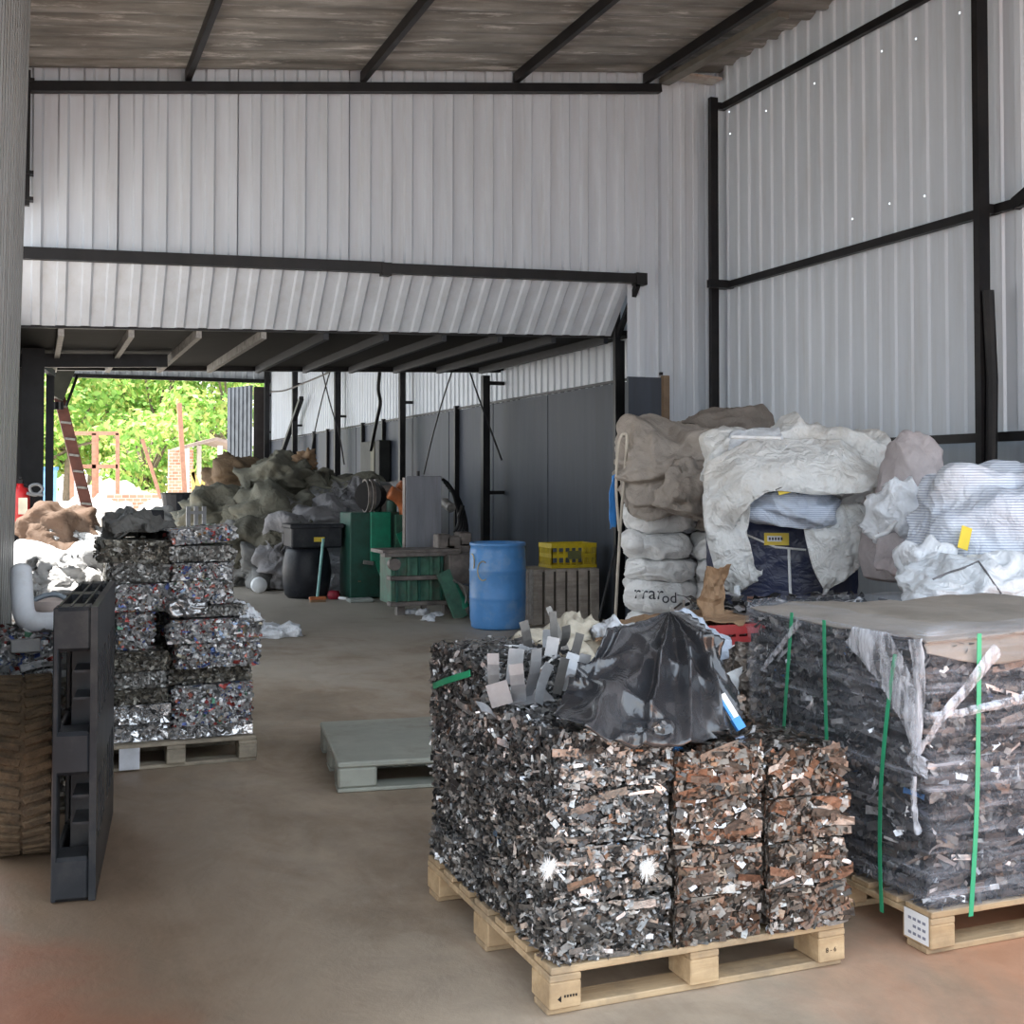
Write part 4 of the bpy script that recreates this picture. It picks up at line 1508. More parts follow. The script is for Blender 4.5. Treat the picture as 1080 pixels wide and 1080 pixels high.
# red bottle crate with an oval badge
M_RED = simple('red_crate_plastic', (.36, .025, .028), .45, 0, .2, 6, dirt=(.16, .03, .03))
def crate(name, label, lo, size, mat, group=None, slots=6, badge=False, rot=0.0):
    x0, y0, z0 = lo
    sx, sy, sz = size
    t = thing(name, label, 'crate', (x0 + sx / 2, y0 + sy / 2, z0), group)
    M = Matrix.Translation((x0 + sx / 2, y0 + sy / 2, z0)) @ Matrix.Rotation(rot, 4, 'Z')
    hx, hy = sx / 2, sy / 2
    def mk(): 
        q = MB(); q.M = M; return q
    q = mk(); q.box((-hx, -hy, 0), (hx, hy, .012)); q.build('base', mat, t)
    for nme, a0, a1, ax in (('front_panel', -hx, hx, 'y-'), ('back_panel', -hx, hx, 'y+'), ('side_panel', -hy, hy, 'x-'), ('side_panel', -hy, hy, 'x+')):
        q = mk()
        def B(u0, u1, w0, w1, d0=0.0, d1=.012):
            s = -1 if ax[1] == '-' else 1
            if ax[0] == 'y':
                k0, k1 = sorted((s * (hy - d0), s * (hy - d1)))
                q.box((u0, k0, w0), (u1, k1, w1))
            else:
                k0, k1 = sorted((s * (hx - d0), s * (hx - d1)))
                q.box((k0, u0, w0), (k1, u1, w1))
        B(a0, a1, sz - .05, sz, -.004); B(a0, a1, 0, .035, -.004)
        B(a0, a1, sz * .42, sz * .58, .001)
        L_ = a1 - a0
        for k in range(slots + 1):
            c = a0 + L_ * k / slots
            u0, u1 = max(a0, c - .011), min(a1, c + .011)
            B(u0, u1, .03, sz - .04, 0)
        if badge and ax == 'y-':
            B(a0 + L_ * .33, a1 - L_ * .33, sz * .2, sz * .75, -.002)
            B(a0 + L_ * .38, a1 - L_ * .38, sz * .78, sz * .86, .02)
        q.build(nme, mat, t)
    if badge:
        q = mk()
        vs = []
        for k in range(28):
            a = 2 * PI * k / 28
            for r in (1, .82): vs.append((.062 * r * math.cos(a), -hy - .0075, sz * .47 + .036 * r * math.sin(a)))
        q.add(vs, [(2 * k, (2 * k + 2) % 56, (2 * k + 3) % 56, 2 * k + 1) for k in range(28)])
        q.tube([(-.045 + .09 * k / 16, -hy - .008, sz * .47 + .008 * math.sin(k * 1.25)) for k in range(17)], .0042, 5)
        q.build('oval_badge', M_WPL, t)
    return t


cr = onY(778, 700, 5.55)
crate('bottle_crate', 'red plastic bottle crate with a white oval badge behind the black bag', (3.25, 5.50, .535), (.44, .34, .26), M_RED, badge=True)
remember_mb(MB().box((3.25, 5.50, .50), (3.69, 5.84, .80)))

# cardboard over the crate and towards the sacks
rows = []
for i, y in enumerate((5.50, 5.66, 5.82, 5.98)):
    rows.append([onY(px, py, y) for px, py in ((628, 676 - i * 3), (662, 666 - i * 4), (700, 659 - i * 4), (735, 655 - i * 4), (790, 657 - i * 4))])
vs, fs = loft(rows, 44, 16, .035, 8, (5, 5, 5), .006, press=True)
props(MB().add(vs, fs).build('cardboard_sheet', M_BROWNC), 'flattened brown cardboard sheet lying between the white sacks and the black bag', 'cardboard'); remember(vs, fs)
rows = []
for i, (dx, dy) in enumerate(((0, 0), (13, 3), (26, -2))):
    rows.append([onY(px + dx, py + dy, 5.62 + .05 * i + .05 * math.sin(j)) for j, (px, py) in enumerate(((743, 596), (742, 615), (738, 635), (741, 655), (738, 668)))])
vs, fs = loft(rows, 20, 26, .05, 12, (7, 7, 7), .006)
props(MB().add(vs, fs).build('cardboard_piece', M_BROWNC), 'torn brown cardboard standing upright right of the white sacks', 'cardboard')

# rags in front of the yellow crate
bag('cream_rag', 'crumpled cream rag heaped behind the loose steel strips', 'rag', M_CREAM, onY(600, 679, 5.75) + Vector((0, 0, -.05)), (.38, .34, .32), (0, 0, .3), 31, amp=.11, n=2.2, fs=(4, 4, 4), flat=.8)
bag('cloth_bundle', 'small pale blue cloth bundle left of the black bag peak', 'cloth', M_FILMW, onY(650, 668, 5.62), (.20, .16, .11), (0, .3, .2), 33, amp=.04, sub=4, fs=(8, 8, 8))
bag('plastic_sack', 'pale blue plastic sack sticking out behind the right of the black bag', 'sack', fabric('pale_blue_plastic', (.55, .62, .74), (.4, .42, .46), .35, .8), onY(736, 688, 5.1), (.18, .16, .32), (0, -.55, .3), 35, amp=.06, sub=5, fs=(6, 6, 6), press=False)
rows = [[onY(762, 712, 4.62), onY(782, 703, 4.66), onY(800, 696, 4.70)], [onY(764, 730, 4.58), onY(784, 722, 4.62), onY(803, 714, 4.68)], [onY(770, 742, 4.56), onY(785, 745, 4.60), onY(795, 742, 4.64)]]
vs, fs = loft(rows, 30, 24, .06, 14, (9, 9, 9), .004)
props(MB().add(vs, fs).build('white_cloth', M_SACKW, smooth=True), 'crumpled white cloth scrap between the black bag and the film-wrapped load', 'cloth')
strip('wooden_lath', 'dark upright lath leaning in the rags behind the steel strips', onY(606, 706, 5.46), onY(578, 640, 5.5), .03, M_STRIPD, cat='lath')
bag('scrap_lump', 'lump of crumpled brown scrap between the black bag and the film-wrapped load', 'scrap', M_COREB, onY(806, 725, 4.74) + Vector((0, 0, -.24)), (.32, .36, .84), (0, 0, 0), 37, amp=.08, fs=(7, 7, 7), press=True)

# ---- stack of white woven sacks, turned a little towards the door
AS = R(-26)
SC = Vector((5.16, 8.98, 0))
MS = Matrix.Translation(SC) @ Matrix.Rotation(AS, 4, 'Z')
t = pallet('wooden_pallet', 'wooden pallet under the stack of white woven sacks', (SC.x - .53, SC.y - .48), (1.06, .96))
t.rotation_euler.z = AS
zz = [.146, .455, .72, .905, 1.125, 1.37]
SG = 'white woven sacks stacked beside the grey wall'
pos_n = ['bottom', 'second', 'third', 'fourth', 'top']
for k in range(5):
    z0, z1 = zz[k], zz[k + 1]
    for j, (xa, xb) in enumerate(((-.50, .06), (.06, .50))):
        c = MS @ Vector(((xa + xb) / 2 + (.03, -.01, .02, -.02, .0)[k], 0, (z0 + z1) / 2))
        lab = f"white woven sack, {pos_n[k]} of the {'left' if j == 0 else 'right'} column stacked beside the grey wall"
        o = bag('woven_sack', lab, 'sack', M_SACKG if (k == 4 and j) else M_SACKW, c, (xb - xa + .03, .84, (z1 - z0) * 1.12), (0, .03 * ((k + j) % 2), AS + .04 * ((k + j) % 3 - 1)), 40 + k * 2 + j, group=SG, amp=.034, n=3.4, fs=(2.6, 2.6, 6), flat=1.0, sub=5)
        if k == 4 and j: o['label'] = 'grey-brown woven sack, top of the right column stacked beside the grey wall'
        if j == 0 and k == 1:
            bv = BODIES[-1][0]      # printed letters laid on the sack's face
            for word, sz_, px_, py_ in (('rrar', .15, 684, 626), ('od', .12, 706, 631)):
                vs, fs = text_mesh(word, sz_)
                out = []
                h = bv.ray_cast(Vector((0, 0, CAM_H)), _ray(px_, py_).normalized())
                c0 = (h[0] if h[0] is not None else onD(px_, py_, 9.3)) - Vector((-math.sin(AS), math.cos(AS), 0)) * .3
                ax_ = Vector((math.cos(AS), math.sin(AS), 0))
                for v in vs:
                    p = c0 + ax_ * v.x + Vector((0, 0, v.y))
                    dr = Vector((-math.sin(AS), math.cos(AS), 0))
                    h = bv.ray_cast(p, dr)
                    out.append((h[0] if h[0] else p + dr * .3) - dr * .005)
                MB().add(out, fs).build('lettering', M_INK, o)['label'] = 'dark printed letters'
# small standing things by the stack
bag('tan_sack', 'large grey-brown bulk sack slumped on top of the white sack stack', 'sack', M_SACKG, onD(712, 495, 9.95), (.98, .8, .78), (.25, -.10, R(-26)), 61, amp=.13, n=2.5, fs=(1.5, 1.5, 4.2), lean=(0, 0), sub=6)
bag('tan_sack', 'smaller folded tan sack at the right end of the white sack stack', 'sack', M_SACKG, onD(731, 523, 9.45), (.44, .4, .42), (0, .3, 0), 62, amp=.08, fs=(5, 5, 5))
bag('rolled_sack', 'dark grey-brown rolled sack lying highest on the heap before the column', 'sack', M_SACKD, onD(770, 452, 10.1), (.72, .4, .30), (0, -.12, R(-26)), 63, amp=.05, n=2.3, fs=(2, 4, 4))
# blue board and pole leaning left of the sacks
t = thing('wire_hoop', 'thin pale hoop with a blue plastic sheet hanging left of the white sacks', 'hoop', (4.42, 9.15, .25))
c = [onD(px, py, 9.75) for px, py in ((653, 560), (650, 520), (651, 480), (654, 462), (659, 458), (661, 470), (654, 560), (646, 712))]
MB().tube(catmull(c, 30), .012, 8).build('hoop', simple('pale_tube', (.5, .45, .38), .5), t)
rows = [[onD(643 + dx, py, 9.75 + .02 * k) for py in (502, 520, 540, 556)] for k, dx in enumerate((0, 3, 7))]
rows[0][0] = onD(649, 500, 9.75); rows[0][3] = onD(644, 558, 9.75)
vs, fs = loft(rows, 10, 16, .012, 3, (6, 6, 6), .006)
MB().add(vs, fs).build('blue_sheet', M_BLUE, t, smooth=True)['label'] = 'bright blue plastic sheet'
mb = MB(); mb.tube([onD(632, 652, 10.3), onD(650, 575, 10.5)], .012, 6)
props(mb.build('metal_rod', M_BLACK), 'thin dark rod leaning against the left side of the white sack stack', 'rod')

# ---- navy film-wrapped cartons
pallet('wooden_pallet', 'wooden pallet under the navy film-wrapped cartons', (4.47, 6.98), (1.0, .82), M_WOODG).rotation_euler.z = R(-32)
AC = R(-32)
CC = Vector((4.95, 7.38, 0))
MC = Matrix.Translation(CC) @ Matrix.Rotation(AC, 4, 'Z')
t = thing('wrapped_cartons', 'navy blue film-wrapped cartons with a yellow label under the dirty white bulk bag', 'wrapped cartons', (CC.x, CC.y, .146))
mb = MB(); mb.M = MC
rough_box(mb, (-.46, -.40, .147), (.56, .40, 1.30), 3, .010, .05); mb.build('wrapped_block', M_NAVY, t, smooth=True)
remember_mb(mb)


def on_face(px, py, off=.006):
    h = BODIES[-1][0].ray_cast(Vector((0, 0, CAM_H)), _ray(px, py).normalized())
    q = h[0] if h[0] is not None else onD(px, py, 8.15)
    return MC.inverted() @ (q - _ray(px, py).normalized() * off)


p0, p1 = on_face(806, 562), on_face(832, 575)
y_ = min(p0.y, p1.y) - .012
def fbox(name, lo, hi, m):
    q = MB(); q.M = MC; q.box(lo, hi); return q.build(name, m, t)
fbox('yellow_label', (p0.x, y_, p1.z), (p1.x, y_ + .03, p0.z), M_YTAG)
fbox('label_panel', (p0.x + .02, y_ - .003, p1.z + .025), (p1.x - .05, y_ + .01, p0.z - .02), M_WPL)
for k in range(5): fbox('print_mark', (p0.x + .03 + k * .02, y_ - .006, p1.z + .035), (p0.x + .043 + k * .02, y_ + .01, p0.z - .03), M_INK)
for pts, r_ in ((((785, 563), (818, 577), (850, 580)), .008), (((832, 578), (833, 610), (834, 636)), .010)):
    q = MB(); q.M = MC; q.tube([on_face(*p, .012) for p in pts], r_, 6); q.build('cord', M_WPL, t)
p0, p1 = on_face(788, 629), on_face(815, 638)
fbox('carton_print', (p0.x, min(p0.y, p1.y) - .01, p1.z), (p1.x, max(p0.y, p1.y) + .02, p0.z), simple('carton_print', (.30, .16, .12), .6))

# folded striped bag, then the big dirty white bulk bag lying over it
bag('folded_bag', 'folded blue-striped bag squeezed under the dirty white bulk bag', 'bag', M_STRIPE2, onD(830, 537, 8.15), (.68, .5, .30), (0, .06, R(-30)), 71, amp=.05, n=2.4, fs=(3, 3, 7))
MB().bar(onD(821, 520, 7.86), onD(834, 517, 7.86), .03, .012, up=(0, -1, .4)).build('tag', M_YTAG, bpy.data.objects['folded_bag'])
t = thing('bulk_bag', 'big dirty white bulk bag draped over the navy cartons', 'bulk bag', (4.9, 7.5, 1.4))
bag('body', None, None, M_BULK, onD(842, 496, 8.55), (1.34, .85, .60), (0, .05, R(-30)), 72, parent=t, amp=.11, n=1.9, fs=(2.2, 2.2, 3.5), sub=6)


def hang(name, prows, y, mat, parent, seed, amp=.05, nu=26, nv=30, fsx=(6, 6, 3), label=None):
    rows_ = [[onD(px, py, y + dy) for px, py, dy in r] for r in prows]
    vs, fs = loft(rows_, nu, nv, amp, seed, fsx, .005)
    o = MB().add(vs, fs).build(name, mat, parent, smooth=True)
    return o


hang('left_flap', [[(748, 500, .15), (742, 545, -.05), (752, 595, -.08), (765, 620, -.05), (772, 632, -.02)], [(770, 500, .05), (768, 550, -.1), (775, 590, -.12), (783, 615, -.1), (785, 622, -.05)],
                   [(790, 505, .05), (790, 550, -.08), (790, 580, -.08), (796, 600, -.05), (803, 600, -.02)]], 8.05, M_BULK, t, 5, .09)
hang('right_flap', [[(845, 545, .0), (850, 570, -.1), (858, 600, -.12), (868, 622, -.1), (863, 628, -.1)], [(880, 535, .0), (882, 560, -.12), (884, 585, -.14), (888, 604, -.12), (890, 612, -.12)],
                    [(925, 530, .05), (922, 552, -.08), (918, 572, -.1), (912, 590, -.1), (905, 600, -.1)]], 8.05, M_BULK, t, 6, .09)
hang('shoulder', [[(745, 490, .1), (742, 520, .0), (745, 560, -.1), (757, 575, -.05)], [(800, 462, .15), (790, 490, -.1), (780, 520, -.2), (772, 560, -.15)], [(880, 465, .15), (868, 485, -.12), (850, 505, -.22), (800, 520, -.22)],
                  [(935, 490, .2), (925, 510, -.1), (905, 520, -.2), (860, 522, -.22)]], 8.05, M_BULK, t, 9, .06, 50, 30, (3, 3, 3))
p = [onD(px, py, 7.95) for px, py in ((777, 618), (779, 640), (778, 662))]
MB().tube(p, [.02, .025, .016], 8).build('tied_cord', M_BULKW, t, smooth=True)
t = thing('white_rod', 'pale rod lying across the top of the dirty white bulk bag', 'rod', onD(797, 461, 8.0))
MB().tube([onD(771, 461, 7.98), onD(823, 462, 8.0)], .012, 8).build('rod', M_WPL, t)
bag('crumpled_sack', 'crumpled beige sack hanging at the right end of the dirty white bulk bag', 'sack', M_BULK, onY(915, 505, 7.1), (.42, .4, .46), (0, 0, 0), 75, amp=.09, fs=(5, 5, 5))
hang('white_sheet', [[(770, 455, .2), (768, 475, 0), (765, 490, -.1)], [(800, 450, .2), (800, 465, 0), (800, 478, -.1)], [(822, 452, .2), (826, 462, 0), (830, 470, -.1)]], 8.2, M_BULKW, None, 15, .03)
props(bpy.data.objects['white_sheet'], 'clean white plastic sheet corner lying on top of the bulk bag heap', 'plastic sheet')

# ---- pallets of dark scrap behind the film-wrapped load
for i, (x0, y0, lab) in enumerate(((3.62, 5.15, 'wooden pallet under the dark scrap behind the film-wrapped load, nearer the black bag'), (4.86, 4.55, 'wooden pallet under the dark scrap behind the film-wrapped load, nearer the right wall'))):
    pallet('wooden_pallet', lab, (x0, y0), (1.2, 1.3), M_WOODG)
    m = bale_mb((x0 + .02, y0 + .02, .147), (x0 + 1.18, y0 + 1.28, .80 + .07 * i), 141 + i, {'+z': 700, '-y': 500, '-x': 300}, L=(.03, .12), W=(.015, .045), over=.04, out=(1, 0, 1, 0, 0, 1), amp=.03, tilt=.8, step=.06)
    props(m.build('scrap_bale', [M_CORED, M_FLD]), ('large dark scrap bale behind the film-wrapped load, below the pinkish sack', 'large dark scrap bale behind the film-wrapped load, below the white tarpaulin')[i], 'scrap bale', 'dark scrap bales behind the wrapped load')
    remember_mb(MB().box((x0 + .02, y0 + .02, 0), (x0 + 1.18, y0 + 1.28, .88 + .03 * i)))

# ---- pinkish sack with white film round its waist
t = thing('upright_sack', 'tall pinkish-grey sack with white plastic film round its middle', 'sack', (5.0, 6.0, .9))
bag('sack_body', None, None, M_PINK, onY(957, 545, 6.25) + Vector((0, 0, .02)), (.52, .5, 1.12), (0, .06, 0), 81, parent=t, amp=.05, n=2.3, fs=(4, 4, 1.6), top=.62, sub=6)
bag('film_wrap', None, None, M_FILMW, onY(960, 548, 6.05), (.46, .4, .44), (0, .1, 0), 82, parent=t, amp=.08, n=2.2, fs=(7, 7, 4), press=False, sub=5)
MB().tube([onY(945, 550, 5.85), onY(935, 562, 5.83), onY(922, 567, 5.82)], [.012, .016, .012], 8).build('tie', M_WPL, t)
hang('lower_fold', [[(927, 560, .1), (922, 595, -.1), (935, 600, -.12)], [(950, 565, .0), (945, 600, -.2), (960, 618, -.2)], [(985, 575, .0), (975, 600, -.2), (968, 620, -.2)]], 7.35, M_PINK, t, 21, .05)
# ---- striped white bulk bag
t = thing('striped_bulk_bag', 'bulging white bulk bag with thin blue stripes and a yellow tag, at the right', 'bulk bag', (5.0, 5.2, .95))
bag('bag_body', None, None, M_STRIPE, onY(1050, 556, 5.25), (.98, .7, .70), (0, 0, 0), 85, parent=t, amp=.09, n=2.2, fs=(2.4, 2.4, 2.4), sub=6, rem=True)
bv = BODIES[-1][0]
org = Vector((0, 0, CAM_H))
h = bv.ray_cast(org, _ray(1013, 567).normalized())
q = h[0] if h[0] else onY(1013, 567, 4.9)
mb = MB(); mb.M = Matrix.Translation(q + Vector((-.012, -.045, 0))) @ Matrix.Rotation(.28, 4, 'Y')
mb.box((-.035, -.004, -.06), (.035, .004, .06), bev=.003); mb.build('tag', M_YTAG, t)
# ---- white tarpaulin lying in front of it
t = thing('tarpaulin', 'white tarpaulin bundle with dark seams lying before the striped bulk bag', 'tarpaulin', (4.6, 4.7, .95))
bag('bundle', None, None, M_BULKW, onY(1045, 617, 4.78), (1.0, .55, .26), (0, -.05, 0), 87, parent=t, amp=.06, n=2.2, fs=(3, 3, 5), sub=6)
bv = BODIES[-1][0]


def on_body(pts):
    out = []
    for px, py in pts:
        h = bv.ray_cast(org, _ray(px, py).normalized())
        if h[0] is not None: out.append(h[0] - _ray(px, py).normalized() * .006)
    return out


for pts in ([(984, 611), (1000, 604), (1016, 599), (1032, 592)], [(1032, 592), (1040, 603), (1048, 615), (1056, 626)]):
    c = on_body(pts)
    if len(c) > 2: MB().tube(catmull(c, 14), .005, 6).build('seam', simple('dark_seam', (.12, .12, .13), .7), t)
bag('white_pouch', 'small white plastic pouch at the left end of the tarpaulin', 'pouch', M_FILMW, onY(978, 598, 5.1), (.22, .22, .22), (0, 0, 0), 88, amp=.05, fs=(7, 7, 7), sub=4)
# ================================================================== the rear hall
# ---- blue barrel
M_BARREL = simple('blue_drum', (.085, .27, .60), .42, 0, .12, 5, dirt=(.26, .38, .56))
bc = Vector((4.60, 11.98, 0))
t = thing('plastic_barrel', 'blue plastic barrel with chalk marks standing before the grey wall', 'barrel', bc)
prof = [(0, .004), (.262, .004), (.282, .02), (.284, .06), (.294, .1), (.300, .28), (.300, .31), (.306, .325), (.300, .34), (.301, .60), (.307, .615), (.301, .63), (.296, .82), (.288, .865), (.297, .872), (.300, .885), (.297, .905), (.285, .908), (.280, .89), (.27, .885), (0, .885)]
MB().lathe(prof, bc, 48).build('drum', M_BARREL, t, smooth=True)
MB().lathe([(0, .886), (.04, .886), (.04, .905), (.03, .912), (0, .912)], bc + Vector((.12, -.1, 0)), 16).build('bung', M_BARREL, t)
M_CHALK = simple('chalk', (.42, .36, .22), .9)


def on_cyl(ang, z): return (bc.x + .3065 * math.sin(ang), bc.y - .3065 * math.cos(ang), z)


for pts in ([(-.55 + .22 * math.cos(a) - .05, .62 + .10 * math.sin(a)) for a in [R(60 + 22 * k) for k in range(12)]], [(-1.15 + .15 * math.cos(a), .70 + .09 * math.sin(a)) for a in [R(-40 + 20 * k) for k in range(8)]]):
    MB().tube([on_cyl(a - .3, z) for a, z in pts], .007, 5).build('chalk_mark', M_CHALK, t)

# ---- slatted box with the yellow crate on it
M_SLAT = wood_mat('grey_box_wood', (.36, .315, .275), (.54, .485, .43), (.22, .19, .165))
lo, hi = Vector((5.02, 12.0, 0)), Vector((5.80, 12.6, .60))
t = thing('slatted_box', 'grey-brown slatted wooden box standing against the wall behind the barrel', 'box', (5.4, 12.3, 0))
MB().box((lo.x + .03, lo.y + .03, .01), (hi.x - .03, hi.y - .03, .57)).build('box_body', simple('box_inside', (.10, .085, .07), .8), t)
for k in range(6):
    x = lo.x + (hi.x - lo.x - .10) * k / 5
    MB().box((x, lo.y, .004), (x + .105, lo.y + .026, .6 - .006 * (k % 2)), bev=.004).build('slat', M_SLAT, t)
for k in range(5):
    y = lo.y + .03 + .115 * k
    MB().box((lo.x, y, .004), (lo.x + .024, y + .10, .598), bev=.004).build('slat', M_SLAT, t)
MB().box((lo.x + .02, lo.y + .02, .572), (hi.x - .01, hi.y, .598)).build('lid', M_SLAT, t)
crate('plastic_crate', 'yellow plastic crate sitting on the slatted wooden box behind the barrel', (5.27, 12.08, .602), (.54, .36, .27), M_YEL, slots=7)
yc = bpy.data.objects['plastic_crate']
MB().box((5.46, 12.066, .70), (5.62, 12.078, .79)).build('dark_badge', simple('dull_olive', (.14, .15, .06), .6), yc)

# ---- green baling press
M_GRN = simple('green_machine_paint', (.012, .27, .155), .42, 0, .2, 4, dirt=(.02, .10, .07))
M_GRD = simple('dark_green_machine_paint', (.014, .085, .06), .5, 0, .3, 5, dirt=(.03, .035, .03))
M_GRB = simple('worn_green_paint', (.055, .155, .105), .55, 0, .35, 7, dirt=(.10, .085, .07))
M_STEELD = simple('dirty_steel', (.19, .165, .15), .55, .2, .35, 8, dirt=(.07, .06, .055))
M_PLATE = sheet_mat('grey_plate', (.27, .28, .32), .3, .5, (.13, .12, .12), .6)
M_ORANGE = simple('orange_paint', (.52, .16, .055), .5, 0, .2, 6, dirt=(.25, .08, .04))
pr_ = thing('baling_press', 'green baling press with an upright grey plate and black hoses', 'machine', (4.3, 14.0, 0))
a = onY(370, 541, 15.5); b_ = onY(392, 541, 15.5); c_ = onY(428, 541, 15.5)
MB().box((a.x, 15.52, .02), (c_.x, 16.1, 1.14), bev=.01).build('cabinet', M_GRD, pr_)
p = onY(391, 540, 15.46); q = onY(412, 592, 15.46)
MB().box((p.x, 15.44, q.z), (q.x, 15.50, p.z), bev=.008).build('cabinet_door', M_GRN, pr_)
MB().prism([(p.x + .05, q.z), (q.x + .02, q.z), (p.x + .15, q.z - .22)], 15.44, 15.5).build('gusset', M_GRN, pr_)
MB().bar((p.x - .1, 15.44, q.z + .0), (p.x + .03, 15.44, q.z - .02), .05).build('latch', M_RIB, pr_)
p = onY(417, 543, 15.4); q = onY(428, 600, 15.4)
MB().box((p.x, 15.38, q.z), (q.x + .1, 15.46, p.z)).build('side_panel', M_GRB, pr_)
MB().prism([(p.x, p.z - .25), (q.x + .05, p.z - .18), (q.x + .05, q.z), ], 15.33, 15.4).build('gusset', M_GRN, pr_)
p = onY(428, 502, 14.2); q = onY(465, 585, 14.2)
MB().box((p.x, 14.18, q.z), (q.x, 14.22, p.z), bev=.006).build('upright_plate', M_PLATE, pr_)
MB().box((p.x - .012, 14.2, q.z), (p.x - .001, 14.3, p.z - .02)).build('plate_edge', M_STEELD, pr_)
MB().tube([(p.x + .17, 14.24, p.z), (p.x + .17, 14.24, p.z + .06)], .02, 8).build('lifting_eye', M_BLACK, pr_)
# ribbed lower chamber
p = onY(413, 583, 13.4); q = onY(482, 645, 13.4)
x0, x1 = p.x, q.x
MB().box((x0, 13.42, .14), (x1, 13.9, .70), bev=.006).build('chamber', M_GRB, pr_)
for k in range(6):
    xx = x0 + .06 + (x1 - x0 - .12) * k / 5
    MB().box((xx - .014, 13.37, .16), (xx + .014, 13.43, .70)).build('rib', M_GRB if k % 2 else M_GRD, pr_)
for z in (.145, .44, .71):
    MB().box((x0 - (.10 if z > .7 else .03), 13.33, z - .025), (x1 + .02, 13.5, z + .025), bev=.006).build('cross_rail', M_STEELD, pr_)
MB().box((x0 - .1, 13.4, .72), (x1 + .05, 13.95, .76)).build('top_plate', M_STEELD, pr_)
for xx in (x0 + .1, x1 - .12): MB().box((xx, 13.5, 0), (xx + .09, 13.6, .15)).build('foot', M_STEELD, pr_)
MB().box((x0 + .36, 13.38, 0), (x0 + .42, 13.44, .13)).build('foot', M_STEELD, pr_)
MB().cyl((x0 + .03, 13.36, .60), (x0 + .03, 13.46, .60), .07).build('wheel', M_STEELD, pr_)
# right: table, motor, brace, cylinder
p = onY(474, 585, 13.2); q = onY(512, 615, 13.2)
MB().box((p.x, 13.2, q.z), (5.2, 13.9, p.z), bev=.01).build('side_table', M_STEELD, pr_)
MB().box((4.78, 13.3, 0), (4.86, 13.4, q.z)).build('table_leg', M_BLACK, pr_)
MB().box((5.08, 13.3, 0), (5.16, 13.4, q.z)).build('table_leg', M_BLACK, pr_)
MB().bar(onY(467, 603, 13.05), onY(486, 652, 13.0), .16, .05, up=(0, -1, 0)).build('brace', M_GRB, pr_)
MB().cyl(onY(476, 617, 13.1), onY(489, 642, 13.05), .075).build('cylinder', M_GRN, pr_)
MB().tube(catmull([onY(px, py, 13.0) for px, py in ((478, 612), (488, 618), (492, 630), (488, 640))], 12), .013, 6).build('hose', M_RIB, pr_)
for px, py, s_ in ((466, 570, .16), (477, 574, .2), (488, 568, .16), (472, 580, .14), (490, 579, .16)):
    c = onY(px, py, 13.7)
    MB().box((c.x - s_ / 2, 13.6, c.z - s_ * .6), (c.x + s_ / 2, 13.8, c.z + s_ * .5), bev=.015).build('valve_block', M_STEELD, pr_)
for k in range(5):
    pts = [onY(px + k * 2.2, py + k * 3, 14.5 + .06 * k) for px, py in ((466, 505), (474, 512), (481, 530), (484, 550), (479, 562))]
    MB().tube(catmull(pts, 18), .022, 7).build('hose', M_BLACK, pr_)
MB().cyl(onY(469, 530, 14.6), onY(476, 536, 14.4), .06).build('hose_fitting', M_RIB, pr_)
MB().tube([onY(484, 545, 14.4), onY(488, 533, 14.35)], .03, 8).build('lever', M_BLACK, pr_)
MB().cyl(onY(388, 523, 15.75), onY(404, 523, 16.1), .20, 24).build('motor', M_BLACK, pr_)
for k in range(3):
    c = onY(386 + 5 * k, 523, 15.7 + .1 * k)
    MB().lathe([(.205, -.02), (.225, -.02), (.225, .02), (.205, .02)], c, 24, axis='X').build('motor_band', M_STEELD, pr_)
MB().tube(catmull([onY(px, py, 15.5) for px, py in ((411, 519), (420, 524), (427, 534), (429, 552))], 14), .09, 14).build('orange_pipe', M_ORANGE, pr_, smooth=True)
MB().tube([onY(420, 511, 15.7), onY(428, 517, 15.7)], .07, 12).build('orange_pipe', M_ORANGE, pr_)
MB().box(onY(403, 541, 15.75), onY(410, 512, 15.9)).build('valve_post', M_STEELD, pr_)
MB().cyl(onY(413, 540, 15.6), onY(413, 528, 15.6), .07).build('filter', M_GRD, pr_)
# litter by the press
rn = random.Random(3)
M_LIT = fabric('litter_film', (.66, .68, .72), (.45, .45, .45), .45, .6)
for i, (px, py, s_) in enumerate(((432, 648, .09), (446, 649, .12), (452, 655, .10), (462, 650, .08))):
    bag('litter', f"crumpled pale litter scrap on the floor under the press, {('leftmost', 'second from the left', 'third from the left', 'rightmost')[i]}", 'litter', M_LIT, onZ(px, py) + Vector((0, 0, s_ * .25)), (s_ * 1.6, s_, s_ * .7), (0, 0, i), 91 + i, group='litter under the press', amp=.03, sub=3, fs=(14, 14, 14), rem=False)

